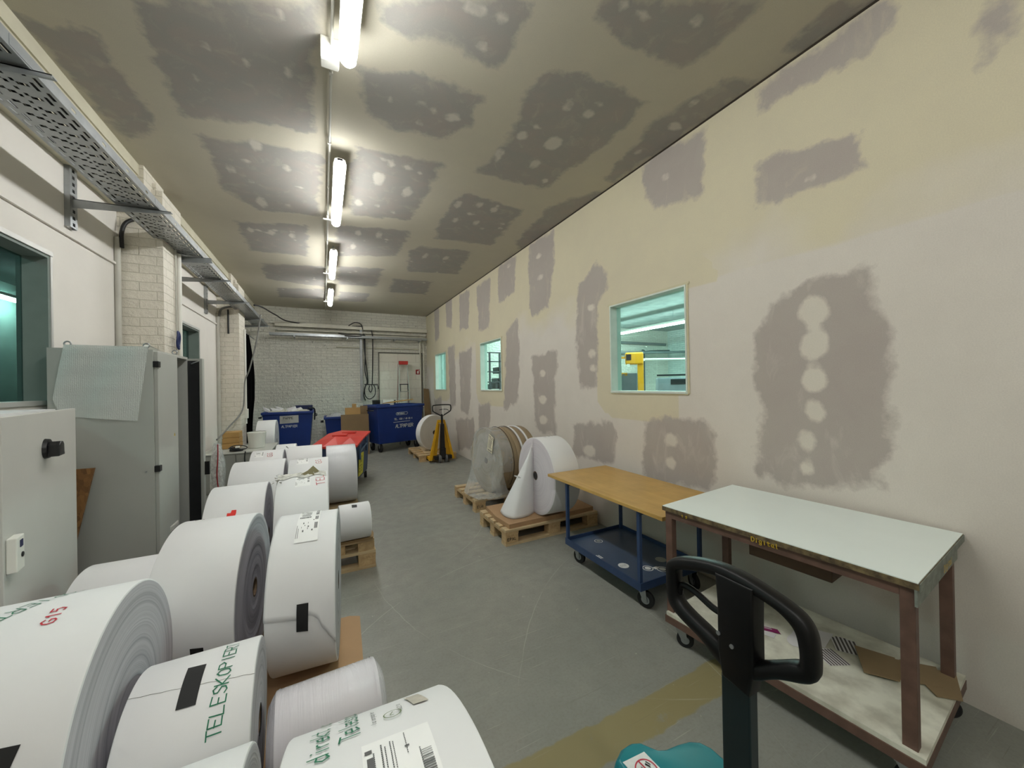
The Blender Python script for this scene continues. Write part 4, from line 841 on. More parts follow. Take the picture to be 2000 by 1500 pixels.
for th0 in (-.116, .02):
    o = T('strap', [(th0, -(.424)*math.sin(q_), .415+(.424)*math.cos(q_)) for q_ in np.linspace(-1.6, 2.3, 40)], .0035, m_ink if th0 < 0 else gen('brown band', (110,92,66), .5), tf, seg=6)

# ------------------------------------------------------------------ carts
m_blue = gen('blue enamel', (44,66,102), .4, var=.18, scale=5); m_blued = gen('blue enamel shelf', (62,82,108), .35, var=.25, scale=2.2)
m_ply = wood('varnished plywood top', (204,168,98), (188,148,80), 1, .35, 7, .05); m_rub = gen('black rubber', (22,22,23), .7); m_rubg = gen('grey rubber', (100,100,98), .7)
def caster(parent, x, y, z, r=.062, rz=0., grey=False):
    M = Matrix.Translation((x, y, 0)) @ Matrix.Rotation(rz, 4, 'Z'); bm = bmesh.new()
    capped(bm, [(-.014, r-.006), (-.010, r), (.010, r), (.014, r-.006)], 'X', 28, (0, -.025, r)); bmesh.ops.transform(bm, matrix=M, verts=bm.verts); wv = finish(bm, 'wheel', m_rubg if grey else m_rub, parent, smooth=30)
    bm = bmesh.new(); capped(bm, [(-.016, r*.5), (.016, r*.5)], 'X', 20, (0, -.025, r)); capped(bm, [(-.024, .008), (.024, .008)], 'X', 10, (0, -.025, r)); bmesh.ops.transform(bm, matrix=M, verts=bm.verts); finish(bm, 'hub', m_galv, wv, smooth=30)
    bm = bmesh.new(); ft = r+.012
    for s_ in (-1, 1): prism(bm, [(-.04,r-.012),(-.012,r-.012),(.028,z-.012),(-.028,z-.012)], s_*.021-.0015, s_*.021+.0015, 'X')
    box(bm, -.026, .026, -.03, .03, z-.014, z); bmesh.ops.transform(bm, matrix=M, verts=bm.verts); finish(bm, 'fork', m_galv, parent)
t = thing('shelf_trolley', 'blue steel trolley with a varnished plywood top beside the patched wall', 'trolley', (1.86, 1.635, 0))
B('plywood_top', (0, .70, 0, 1.32, .685, .71), m_ply, t, bev=.002)
for x in (.03, .64):
    for y in (.22, 1.05):
        B('post', (x-.013, x+.013, y-.013, y+.013, .145, .685), m_blue, t, bev=.003)
bm = bmesh.new(); box(bm, .02, .65, .21, 1.06, .165, .172); finish(bm, 'shelf_plate', m_blued, t)
bm = bmesh.new()
for q in ((.014,.022,.20,1.07,.145,.20), (.648,.656,.20,1.07,.145,.20), (.022,.648,.20,.208,.145,.20), (.022,.648,1.062,1.07,.145,.20)): box(bm, *q)
finish(bm, 'shelf_rim', m_blue, t)
for x, y, rz in ((.09,.26,.4), (.09,1.0,.2), (.60,.26,-.3), (.60,1.0,.1)): caster(t, x, y, .150, .058, rz)
bm = bmesh.new(); box(bm, .02, .66, .2, .23, .66, .685); box(bm, .02, .66, 1.03, 1.06, .66, .685); finish(bm, 'top_rail', m_blue, t)
def decal(name, cx_, cy_, r, parent, mat, z=.1728, ring=None, aspect=1., label=None):
    bm = bmesh.new(); n = 32
    if ring: 
        for k in range(n):
            a, b = 2*PI*k/n, 2*PI*(k+1)/n
            bm.faces.new([bm.verts.new((cx_+math.cos(q)*rr*aspect, cy_+math.sin(q)*rr, z)) for q, rr in ((a, r), (b, r), (b, ring), (a, ring))])
    else: bm.faces.new([bm.verts.new((cx_+math.cos(2*PI*k/n)*r*aspect, cy_+math.sin(2*PI*k/n)*r, z)) for k in range(n)])
    return finish(bm, name, mat, parent, label=label)
m_wh = gen('white vinyl', (214,216,214), .5, var=.05); m_gry = gen('grey vinyl', (150,156,150), .5)
st = decal('round_sticker', .135, .487, .040, t, m_wh, label='round white sticker'); 
bm = bmesh.new(); strokes(bm, 'ECO', lambda u, v: (.110+u, .478+v, .1736), .018, .003); finish(bm, 'sticker_text', m_gry, st)
decal('round_sticker', .455, .42, .042, t, m_gry, label='plain grey round sticker')
st = decal('ring_sticker', .262, .37, .040, t, m_wh, ring=.033, label='white ring sticker'); decal('ring_centre', .262, .37, .022, st, m_wh, z=.1736)
st = decal('ring_sticker', .345, .31, .042, t, m_wh, ring=.034, label='white ring sticker'); decal('ring_centre', .345, .31, .024, st, m_wh, z=.1736)
st = decal('ring_sticker', .26, .92, .036, t, m_wh, ring=.030, label='faint ring sticker'); decal('ring_centre', .26, .92, .018, st, m_gry, z=.1736)
bm = bmesh.new()
for k in range(4): box(bm, .0285+k*.016, .038+k*.016, .655, .735-.008*k, .1722, .1732)
finish(bm, 'striped_sticker', m_wh, t, label='striped white sticker')
bm = bmesh.new(); box(bm, .30, .34, .33, .36, .1722, .1740); finish(bm, 'white_scuff', m_wh, t)

m_lam = gen('white laminate', (232,242,238), .3, var=.03, scale=3); m_rust = gen('brown primed steel', (106,80,68), .55, var=.3, scale=14, bump=.1)
m_edge = gen('worn dark edge', (72,58,42), .7, var=.5, scale=30, rgb2=(120,104,70)); m_edgeg = gen('worn grey green edge', (128,134,124), .6, var=.35, scale=20)
m_shelfw = gen('scuffed pale board', (222,222,206), .6, var=.2, scale=9, rgb2=(184,182,166), bump=.12, bscale=50)
t = thing('work_table', 'brown steel work table with a white top and a low shelf, nearest the camera', 'table', (1.897, .531, 0), math.radians(5.0))
TLn, TW = 1.058, .792
B('table_top', (0, TW, 0, TLn, .782, .806), m_edge, t); B('white_laminate', (.002, TW-.002, .002, TLn-.002, .806, .810), m_lam, t)
B('edge_band', (.004, TW-.004, -.003, 0, .776, .805), m_edgeg, t, label='grey green worn edge strip')
for x in (.012, .62):
    for y in (.012, TLn-.055): B('leg', (x, x+.042, y, y+.042, .0 if 0 else .16, .782), m_rust, t, bev=.002)
bm = bmesh.new()
for q in ((.012,.052,.054,TLn-.055,.742,.782), (.62,.66,.054,TLn-.055,.742,.782), (.054,.62,.012,.05,.742,.782), (.054,.62,TLn-.055,TLn-.015,.742,.782)): box(bm, *q)
finish(bm, 'top_frame', m_rust, t)
B('apron', (.0, TW-.12, .004, .012, .700+.02, .782), m_edgeg, t, label='grey green scratched apron')
B('shelf_board', (-.004, .70, -.01, TLn-.02, .165, .185), m_shelfw, t)
bm = bmesh.new()
for q in ((-.01,.03,-.012,TLn-.015,.125,.165), (.66,.70,-.012,TLn-.015,.125,.165), (.03,.66,-.012,.028,.125,.165), (.03,.66,TLn-.055,TLn-.015,.125,.165)): box(bm, *q)
finish(bm, 'shelf_frame', m_rust, t)
for x, y in ((.04,.06), (.04,TLn-.08), (.62,.06), (.62,TLn-.08)): caster(t, x, y, .125, .046, .5)
bm = bmesh.new(); box(bm, .10, .42, .28, .62, .655, .742, .003); finish(bm, 'drawer', gen('brown drawer board', (84,62,44), .7), t)
m_yel = gen('yellow paint pen', (206,170,44), .6, var=.2, scale=80)
bm = bmesh.new(); strokes(bm, 'Digital', lambda u, v: (-.0012, .56-u, .770+v), .020, .004, .2, 1.3); finish(bm, 'yellow_lettering', m_yel, t)
bm = bmesh.new(); strokes(bm, 'Digital', lambda u, v: (.36+u, -.0045, .750+v), .026, .005, .25, 1.25); finish(bm, 'yellow_lettering', m_yel, t)
bm = bmesh.new(); strokes(bm, '1 9', lambda u, v: (-.0012, .93-u, .775+v), .014, .004, .2, 1.3); finish(bm, 'yellow_lettering', m_yel, t)
# things on its shelf
m_cardw = gen('shelf cardboard', (146,124,92), .8, var=.08)
board('cardboard_piece', [(2.20,.80),(2.27,.70),(2.44,.77),(2.38,.90)], .196, .200, m_cardw, 'square brown cardboard piece on the table shelf', 'cardboard')
board('cardboard_piece', [(2.27,.78),(2.36,.86),(2.54,.66),(2.40,.60),(2.30,.70)], .189, .193, m_cardw, 'long brown cardboard strip under the square piece on the shelf', 'cardboard')
o = board('cardboard_piece', [(2.31,.60),(2.46,.76),(2.55,.60),(2.37,.54)], .1885, .1925, m_cardw, 'brown cardboard corner at the right end of the table shelf', 'cardboard')
m_pp = gen('white sheet paper', (216,214,214), .6, var=.04); m_str = gen('dark stripe ink', (88,82,80), .7); m_mag = gen('magenta print', (134,34,92), .5)
def sheetp(name, poly, z, mat, label, cat='paper'): return board(name, poly, z, z+.0012, mat, label, cat)
o = sheetp('paper_sheet', [(2.03,1.33),(2.10,1.13),(2.14,1.14),(2.17,1.26),(2.10,1.38)], .1868, m_pp, 'white sheet with a magenta print block on the table shelf')
bm = bmesh.new(); prism(bm, [(2.125,1.255),(2.10,1.215),(2.165,1.13),(2.19,1.16)], .1882, .1886); pr = finish(bm, 'magenta_block', m_mag, o)
bm = bmesh.new()
for k in range(3): prism(bm, [(2.118+.012*k,1.235+.006*k),(2.121+.012*k,1.238+.006*k),(2.165+.008*k,1.175+.01*k),(2.162+.008*k,1.172+.01*k)], .1888, .1890)
finish(bm, 'print_line', m_pp, pr)
o = sheetp('paper_disc', [(2.20+.075*math.cos(a)*1.0, 1.06+.045*math.sin(a)) for a in np.linspace(0, 2*PI, 25)[:-1]], .1868, m_pp, 'white paper disc on the table shelf')
def striped(label, c_, ang, L_, W_, n, z):
    t_ = board('striped_print', [(c_[0]+u*math.cos(ang)-v*math.sin(ang), c_[1]+u*math.sin(ang)+v*math.cos(ang)) for u, v in ((-L_/2,-W_/2),(L_/2*.8,-W_/2),(L_/2,W_/2*.2),(L_/2*.7,W_/2),(-L_/2,W_/2))], z, z+.001, m_pp, label, 'paper')
    bm = bmesh.new()
    for k in range(n):
        v0 = -W_/2+W_*(k+.15)/n; v1 = v0+W_/n*.5; L0, L1 = -L_/2, L_/2*(.8 if k < n/3 else (.95 if k < n*.7 else .72))
        prism(bm, [(c_[0]+u*math.cos(ang)-v*math.sin(ang), c_[1]+u*math.sin(ang)+v*math.cos(ang)) for u, v in ((L0,v0),(L1,v0),(L1,v1),(L0,v1))], z+.0012, z+.0016)
    finish(bm, 'stripes', m_str, t_)
striped('striped print scrap behind the handle, nearest the wall on the shelf', (2.36,1.12), .9, .10, .10, 6, .1868)
striped('striped print scrap in the middle of the table shelf', (2.36,.93), .6, .13, .10, 6, .1872)
striped('striped print scrap nearest the front edge of the table shelf', (2.20,.93), 1.1, .12, .10, 7, .1868)
sheetp('paper_sheet', [(2.19,1.10),(2.33,1.13),(2.41,1.0),(2.25,.97)], .1862, m_pp, 'plain pale sheet under the striped scraps on the shelf')

# ------------------------------------------------------------------ teal pallet truck in the foreground
m_blk = gen('black moulded handle', (4,4,5), .45, var=.1, spec=.3); m_dteal = gen('dark teal steel', (16,36,40), .4, var=.1); m_teal = gen('teal moulded cover', (8,122,132), .35, var=.12, scale=6)
t = thing('pallet_truck', 'teal hand pallet truck with a black loop handle, cut by the bottom edge', 'pallet truck', (.745, .47, 0))
def loop2(pts, x0, x1, name, hole=None):
    bm = bmesh.new(); prism(bm, pts, x0, x1, 'X', .006); return finish(bm, name, m_blk, t, smooth=45)
def band(outer, inner, r=.016):
    pass
def ring_mesh(outer, inner, half):
    """a closed loop with rounded section between two outlines of equal length"""
    bm = bmesh.new(); n = len(outer); K = 12; rings = []
    for i in range(n):
        o_, n_ = Vector(outer[i]), Vector(inner[i]); c_ = (o_+n_)/2; d_ = (o_-n_)/2; ring = []
        for k in range(K):
            a = 2*PI*k/K; ca_, sa_ = math.cos(a), math.sin(a); f = lambda q: math.copysign(abs(q)**.7, q)
            p_ = c_+d_*f(ca_); ring.append(bm.verts.new((half*f(sa_), p_[0], p_[1])))
        rings.append(ring)
    for i in range(n):
        for k in range(K): bm.faces.new((rings[i][k], rings[(i+1) % n][k], rings[(i+1) % n][(k+1) % K], rings[i][(k+1) % K]))
    return bm
def dense(pl, n):
    P = smoothpts(list(pl)+[pl[0]], 12); P = [(p[0], p[1]) for p in P]
    d = [0]
    for a, b in zip(P, P[1:]): d.append(d[-1]+math.hypot(b[0]-a[0], b[1]-a[1]))
    out = []
    for i in range(n):
        s_ = d[-1]*i/n; j = max(k for k in range(len(d)) if d[k] <= s_); j = min(j, len(P)-2); f = (s_-d[j])/max(1e-9, d[j+1]-d[j])
        out.append((P[j][0]*(1-f)+P[j+1][0]*f, P[j][1]*(1-f)+P[j+1][1]*f))
    return out
y0 = .47
def v2(l): return [(a-y0, b, 0) for a, b in l]
outer = v2([(.637,1.088),(.634,1.115),(.606,1.137),(.554,1.155),(.501,1.165),(.454,1.164),(.412,1.157),(.374,1.147),(.348,1.135),(.334,1.115),(.329,1.088),(.328,1.058),(.331,1.036),(.346,1.022),(.389,1.000),(.425,.972),(.470,.945),(.510,.958),(.545,.980),(.597,.998),(.628,1.018),(.637,1.050)])
inner = v2([(.607,1.092),(.603,1.106),(.578,1.118),(.540,1.130),(.501,1.137),(.454,1.137),(.418,1.133),(.392,1.128),(.372,1.117),(.361,1.104),(.356,1.082),(.355,1.062),(.358,1.052),(.372,1.045),(.402,1.024),(.430,1.006),(.468,.990),(.500,1.000),(.530,1.010),(.575,1.024),(.600,1.038),(.606,1.060)])
bm = ring_mesh(dense_o := [(a, b) for a, b, _ in smoothpts(outer+[outer[0]], 5)[:-1]], [(a, b) for a, b, _ in smoothpts(inner+[inner[0]], 5)[:-1]], .019)
finish(bm, 'handle_loop', m_blk, t, smooth=60)
bm = bmesh.new(); prism(bm, [(-.044,1.150),(.034,1.150),(.030,1.09),(.030,.99),(.022,.942),(-.032,.935),(-.042,.99),(-.042,1.08)], -.022, .022, 'X', .006); finish(bm, 'handle_core', m_blk, t, smooth=45)
B('pole', (-.014, .014, -.030, .028, .30, .945), m_dteal, t, bev=.003)
bm = bmesh.new()
for yy, zz in ((-.002,1.017), (.026,1.028)): capped(bm, [(-.0245,.0042), (-.022,.0042)], 'X', 14, (0, yy, zz))
finish(bm, 'rivet', m_galv, t)
bm = bmesh.new(); tube(bm, smoothpts([(0,.03,1.058),(0,.055,1.060),(0,.10,1.074),(0,.13,1.072),(0,.137,1.05)], 5), .007, 8); finish(bm, 'release_lever', m_blk, t, smooth=True)
# pump cover with two rounded humps
bm = bmesh.new()
def cover(u, v):
    ang = -PI*.5+PI*u; sx_ = math.copysign(abs(math.sin(ang))**.5, math.sin(ang)); x = .060+.135*sx_
    edge = 1-abs(2*u-1)**6
    zt = .545+.018*math.exp(-((u-.22)/.12)**2)+.022*math.exp(-((u-.72)/.2)**2)-.02*(1-edge)
    if v < .5: k = v/.5; return (x+.02, .10+.19*k+(.02*math.sin(u*PI) if k > .8 else 0), zt+.012*math.sin(k*PI/2)*0)
    k = (v-.5)/.5; return (x+.02, .295+.02*math.sin(u*PI)+.02*math.sin(min(1, k*3)*PI/2), zt-.30*k**1.3)
cov = [(-.080,.05),(-.082,.26),(-.072,.298),(-.035,.316),(-.002,.318),(.022,.309),(.036,.290),(.052,.272),(.080,.260),(.12,.252),(.160,.240),(.185,.222),(.197,.195),(.198,.10),(.192,.05)]
bm = bmesh.new(); n = len(cov); lv = [(0,-.01,.20),(0,.006,.40),(0,0,.52),(0,-.006,.540),(0,-.016,.550)]
cxx, cyy = .05, .20; rings = []
for s_, grow, z in lv:
    ring = []
    for a, b in cov:
        d_ = math.hypot(a-cxx, b-cyy); ring.append(bm.verts.new((a+(a-cxx)/d_*grow, b+(b-cyy)/d_*grow, z)))
    rings.append(ring)
for r1, r2 in zip(rings, rings[1:]):
    for k in range(n): bm.faces.new((r1[k], r1[(k+1) % n], r2[(k+1) % n], r2[k]))
bm.faces.new(rings[-1]); bm.faces.new(rings[0][::-1])
cv = finish(bm, 'pump_cover', m_teal, t, smooth=50); mo = cv.modifiers.new('b', 'BEVEL'); mo.width = .004; mo.segments = 2
bm = bmesh.new(); q = [(-.058,.277),(.013,.271),(.019,.19),(-.052,.196)]; prism(bm, q, .5505, .5515, 'Z'); stk = finish(bm, 'warning_sticker', m_wh, t, label='white prohibition sticker')
bm = bmesh.new(); cx_, cy_ = -.018, .232
for k in range(32):
    a, b = 2*PI*k/32, 2*PI*(k+1)/32; bm.faces.new([bm.verts.new((cx_+math.cos(s)*r_, cy_+math.sin(s)*r_, .5520)) for s, r_ in ((a,.030),(b,.030),(b,.0265),(a,.0265))])
bm.faces.new([bm.verts.new((cx_+a, cy_+b, .5522)) for a, b in ((-.004,.027),(.000,.0275),(.006,-.027),(.002,-.0275))]); finish(bm, 'prohibition_ring', gen('sticker red', (186,44,66), .5), stk)
bm = bmesh.new()
for q in (((-.018,.014),(-.016,.015),(-.006,.002),(-.008,.0)), ((-.008,.014),(-.006,.014),(-.002,0),(-.005,0)), ((-.014,-.004),(.0,.004),(.003,-.012),(-.012,-.018)), ((.006,.012),(.010,.016),(.016,.004),(.013,.001)), ((.012,.017),(.015,.019),(.020,.007),(.018,.005)), ((.004,.004),(.014,.0),(.012,-.008),(.004,-.006))):
    bm.faces.new([bm.verts.new((cx_+a, cy_+b, .5521)) for a, b in q])
finish(bm, 'pictogram', m_ink, stk)
B('chassis', (-.10, .20, -.06, .30, .09, .22), m_teal, t, bev=.01)
for x in (-.18, .12): B('fork', (x, x+.16, -1.0, .0, .05, .09), m_teal, t, bev=.006)
for x in (-.05, .03):
    bm = bmesh.new(); capped(bm, [(-.02,.085),(.02,.085)], 'X', 28, (x+.02, -.0, .085)); finish(bm, 'steer_wheel', m_rub, t, smooth=30)
for x in (-.10, .20):
    bm = bmesh.new(); capped(bm, [(-.04,.04),(.04,.04)], 'X', 20, (x, -.9, .04)); finish(bm, 'load_wheel', m_rubg, t, smooth=30)
# ------------------------------------------------------------------ switch cabinets on the left
m_cab = gen('light grey cabinet', (176,178,172), .45, var=.05, scale=2, bump=.06, bscale=220); m_cab2 = gen('pale grey cabinet', (196,194,188), .5, var=.05, scale=2, bump=.08, bscale=200)
m_dark = gen('dark cabinet inside', (34,36,38), .6, var=.2); m_blkp = gen('black plastic', (18,18,20), .4)
t = thing('switch_cabinet', 'tall grey steel switch cabinet with its far door open, bubble wrap over it', 'cabinet', (-1.62, 3.55, 0))
bm = bmesh.new(); Wc, Dc, Hc = .525, .76, 1.85
for q in ((0,Wc,0,.02,.1,Hc), (0,Wc,Dc-.02,Dc,.1,Hc), (0,.02,.02,Dc-.02,.1,Hc), (0,Wc,.02,Dc-.02,Hc-.02,Hc), (0,Wc,.02,Dc-.02,.1,.12), (Wc-.03,Wc,.40,.43,.12,Hc-.02)): box(bm, *q)
finish(bm, 'cabinet_body', m_cab, t)
B('plinth', (.01, Wc-.01, .01, Dc-.01, 0, .1), m_dark, t)
B('cabinet_inside', (.03, .06, .03, Dc-.03, .13, Hc-.03), m_dark, t, label='dark mounting plate')
bm = bmesh.new()
for k in range(58): box(bm, Wc-.045, Wc-.03, .445, .455+.004*(k % 2), .2+k*.027, .215+k*.027)
box(bm, Wc-.05, Wc-.045, .44, .47, .15, 1.8); finish(bm, 'perforated_rail', gen('dark rail', (58,58,58), .5), t)
rd = random.Random(9); bm = bmesh.new()
for k in range(6): tube(bm, smoothpts([(.25+rd.uniform(0,.2), .5+rd.uniform(0,.15), z+rd.uniform(-.05,.05)) for z in np.linspace(.2, 1.7, 7)], 4), .006, 6)
finish(bm, 'wiring', m_blkp, t, smooth=True)
dr = B('door', (Wc, Wc+.022, .012, .415, .115, Hc-.012), m_cab, t, bev=.003, label='closed door')
for z in (.34, .99, 1.745):
    B('hinge', (Wc+.0, Wc+.032, -.008, .034, z-.022, z+.022), m_blkp, dr, bev=.003)
bm = bmesh.new()
for z in (1.73, .975, .33): capped(bm, [(-.004,.006),(0,.006)], 'Y', 12, (Wc-.045, 0, z))
finish(bm, 'screw', m_galv, t)
bm = bmesh.new(); box(bm, Wc+.022, Wc+.026, .20, .37, .46, .50)
for k in range(4): box(bm, Wc+.026, Wc+.030, .21, .36, .464+.009*k, .468+.009*k)
finish(bm, 'vent_grille', m_cab2, dr)
bm = bmesh.new(); prism(bm, [(.315,1.19),(.345,1.19),(.33,1.216)], Wc+.022, Wc+.0232, 'X'); w_ = finish(bm, 'warning_label', gen('warning yellow', (196,170,60), .5), dr, label='small yellow warning triangle')
bm = bmesh.new(); prism(bm, [(.328,1.208),(.333,1.208),(.329,1.200),(.333,1.199),(.327,1.193),(.329,1.199),(.326,1.200)], Wc+.0234, Wc+.0238, 'X'); finish(bm, 'bolt_symbol', m_ink, w_)
M = Matrix.Translation((Wc, Dc, 0)) @ Matrix.Rotation(math.radians(-8), 4, 'Z')
bm = bmesh.new(); box(bm, .0, .115, 0, .022, .115, Hc-.012, .002); box(bm, .095, .115, -.018, 0, .115, Hc-.012); bmesh.ops.transform(bm, matrix=M, verts=bm.verts); d2 = finish(bm, 'door', m_cab, t, label='narrow open door leaf')
bm = bmesh.new(); box(bm, .0, .085, -.004, 0, .14, Hc-.03); bmesh.ops.transform(bm, matrix=M, verts=bm.verts); finish(bm, 'door_lining', m_dark, d2)
bm = bmesh.new(); box(bm, .112, .15, -.0, .018, .78, .90); bmesh.ops.transform(bm, matrix=M, verts=bm.verts); finish(bm, 'door_handle', m_blkp, d2)
bm = bmesh.new(); tube(bm, [(.03,-.01,Hc-.06),(.10,-.01,Hc-.03)], .006, 8); bmesh.ops.transform(bm, matrix=M, verts=bm.verts); finish(bm, 'door_stay', m_galv, d2)
def eyebolt(x, y):
    bm = bmesh.new(); capped(bm, [(0,.009),(.018,.009)], 'Z', 12, (x, y, Hc)); R1 = .016
    pts = [(x+R1*math.cos(a), y, Hc+.032+R1*math.sin(a)) for a in np.linspace(0, 2*PI, 17)]; tube(bm, pts, .005, 8, cap=False); finish(bm, 'eye_bolt', m_galv, t, smooth=50)
eyebolt(.475, .05); eyebolt(.075, .05); eyebolt(.475, .62)
# bubble wrap draped over the cabinet
tb = NT('bubble wrap'); tb.t.nodes.remove(tb.b); tcb = tb.n('ShaderNodeTexCoord')
mpb = tb.n('ShaderNodeMapping', ins={'Vector': (tcb, 'Object'), 'Scale': (1,1,1)})
vo = tb.n('ShaderNodeTexVoronoi', feature='F1', ins={'Vector': mpb, 'Scale': 110., 'Randomness': .25})
bb = tb.n('ShaderNodeBump', ins={'Height': vo, 'Strength': .9, 'Distance': .004}); 
trb = tb.n('ShaderNodeBsdfTransparent', ins={'Color': (.93,.95,.94,1)}); dfb = tb.n('ShaderNodeBsdfDiffuse', ins={'Color': (.90,.93,.90,1)}); glb = tb.n('ShaderNodeBsdfGlossy', ins={'Roughness': .12})
tb.t.links.new(bb.outputs[0], glb.inputs['Normal']); tb.t.links.new(bb.outputs[0], dfb.inputs['Normal'])
m1 = tb.n('ShaderNodeMixShader'); m1.inputs[0].default_value = .55; tb.t.links.new(trb.outputs[0], m1.inputs[1]); tb.t.links.new(dfb.outputs[0], m1.inputs[2])
m2 = tb.n('ShaderNodeMixShader'); m2.inputs[0].default_value = .10; tb.t.links.new(m1.outputs[0], m2.inputs[1]); tb.t.links.new(glb.outputs[0], m2.inputs[2]); tb.t.links.new(m2.outputs[0], tb.out.inputs[0])
bm = bmesh.new()
def wrap(u, v):
    if v < .2:   # lying on top
        k = v/.2; return (-1.54+.42*u, 3.55+.30*(1-k)-.012*k, 1.856+.028*abs(math.sin(u*PI*1))*0+.03*(u > .93)*k+.014*math.sin(u*22)*(1-k))
    k = (v-.2)/.8; xl = -1.535-.058*min(1, k*1.2)+.06*max(0, k-.75)*3; xr = -1.115-.065*k
    zb = 1.87-(.475 if u < .05 else .475+.055*u)*k
    return (xl+(xr-xl)*u, 3.535-.006*math.sin(u*9+k*3)-.001*math.sin(k*25), zb)
sheet(bm, wrap, 50, 50); o = finish(bm, 'bubble_wrap', tb.m, smooth=True); tag(o, 'sheet of bubble wrap draped over the tall grey cabinet', 'bubble wrap')
t = thing('cable_coil', 'little blue coil hanging on the white pipe at the near brick pier', 'coil', (-1.315, 4.86, 2.06))
bm = bmesh.new()
for r_ in (.05, .062, .074): tube(bm, [(.003*math.sin(a*3)+.012, .45*r_*math.cos(a), r_*1.2*math.sin(a)) for a in np.linspace(0, 2*PI, 25)], .009, 8, cap=False)
finish(bm, 'hose', gen('navy hose', (24,40,92), .4), t, smooth=True)
bm = bmesh.new(); tube(bm, [(.0,-.02,.0),(.012,.0,.05),(.0,.02,.0)], .007, 6); finish(bm, 'binding', m_plast, t, smooth=True)
t = thing('switch_box', 'lower pale grey switch cabinet with a black rotary switch, at the left edge', 'cabinet', (-1.26, 3.0, 0), math.radians(101.5))
B('cabinet_body', (-.915, 0, .02, .36, 0, 1.452), m_cab2, t, bev=.003); bd = B('door', (-.915, 0, 0, .02, .01, 1.462), m_cab2, t, bev=.003)
bm = bmesh.new(); capped(bm, [(-.014,.044),(0,.047)], 'Y', 32, (-.475, 0, 1.290)); rs = finish(bm, 'rotary_switch', m_blkp, bd, smooth=30, label='black rotary switch')
bm = bmesh.new(); prism(bm, [(-.036,-.036),(.040,-.036),(.040,-.024),(.034,-.020),(.034,.016),(.018,.030),(-.012,.032),(-.032,.016)], -.052, -.013, 'Y', .004); bmesh.ops.translate(bm, verts=bm.verts, vec=(-.475, 0, 1.290)); finish(bm, 'switch_grip', m_blkp, rs, smooth=30)
sk = B('socket_strip', (-.90, -.83, -.028, 0, .865, .998), m_plast, bd, bev=.004, label='white socket strip')
bm = bmesh.new(); capped(bm, [(-.031,.010),(-.028,.010)], 'Y', 14, (-.855, 0, .922)); finish(bm, 'socket_hole', m_blkp, sk)
B('socket_print', (-.875, -.850, -.030, -.028, .955, .982), gen('navy print', (40,44,84), .5), sk)
board('paper_pile', [(-1.40,2.30),(-1.20,2.32),(-1.24,2.78),(-1.34,2.86),(-1.46,2.80)], 1.4525, 1.466, m_pp, 'pile of white papers on top of the lower pale cabinet', 'paper')
# OSB board leaning between the cabinets
to = NT('osb'); tco = to.n('ShaderNodeTexCoord'); v_ = to.n('ShaderNodeTexVoronoi', ins={'Vector': to.n('ShaderNodeMapping', ins={'Vector': (tco, 'Object'), 'Scale': (1, 1, .5)}), 'Scale': 55.})
to.col(to.mix((v_, 'Color'), lin((150,108,62)), lin((96,64,36)))); to.b.inputs['Roughness'].default_value = .8
bm = bmesh.new(); prism(bm, [(-.20,.25),(.02,.25),(.175,1.045),(-.20,1.05)], 0, .018, 'Y'); M = Matrix.Translation((-1.545, 3.46, 0)); bmesh.ops.transform(bm, matrix=M, verts=bm.verts)
o = finish(bm, 'osb_board', to.m); tag(o, 'rough brown OSB board leaning between the two grey cabinets', 'board')

# ------------------------------------------------------------------ grey cupboard and what stands on it
m_cup = gen('grey cupboard', (142,142,136), .5, var=.06); m_cupt = gen('pale cupboard top', (186,186,178), .5, var=.06)
t = thing('low_cupboard', 'low grey cupboard against the left wall between the brick piers', 'cupboard', (-1.64, 6.9, 0))
B('carcass', (0, .88, .02, .85, 0, .58), m_cup, t, bev=.003); B('top', (-.0, .90, -.01, .87, .58, .60), m_cupt, t, bev=.003)
for q in ((.01,.43), (.44,.87)): B('door', (q[0], q[1], .002, .02, .02, .57), m_cup, t, bev=.002)
T('edge_cable', smoothpts([(.56,-.02,.61),(.55,-.02,.5),(.56,-.02,.3),(.54,-.02,.1)], 5), .008, m_blackc, t)
m_box = gen('parcel cardboard', (176,138,82), .8, var=.08)
for k in range(3):
    t = thing('carton', ['brown carton at the bottom of the stack of three on the grey cupboard', 'brown carton in the middle of the stack of three', 'brown carton topping the stack of three on the grey cupboard'][k], 'box', (-1.46+.004*k, 7.35, .601+.0885*k), .05*(k-1)*.5, 'cartons on the grey cupboard')
    B('box_body', (0, .22, 0, .3, 0, .0865), m_box, t, bev=.007)
    bm = bmesh.new(); strokes(bm, 'X', lambda u, v: (.2205, .03+u, .02+v), .05, .012); finish(bm, 'packing_mark', gen('ochre tape', (120,96,30), .6), t)
t = thing('paper_box', 'white box or bucket standing beside the cartons on the grey cupboard', 'box', (-1.12, 7.15, .601))
bm = bmesh.new(); r = lathe(bm, [(0,.105),(.01,.112),(.235,.130),(.25,.134),(.255,.128)], 'Z', 40, center=(.13,.16,0)); bm.faces.new(r[0][::-1]); finish(bm, 'bucket', m_plast, t, smooth=30)
bm = bmesh.new(); capped(bm, [(.236,.124),(.246,.124)], 'Z', 40, (.13,.16,0)); finish(bm, 'lid', gen('off white lid', (214,214,206), .5), t)
t = thing('cable_heap', 'tangled black cable coil lying on the grey cupboard', 'cable', (-1.20, 6.98, .601)); rd = random.Random(21); bm = bmesh.new()
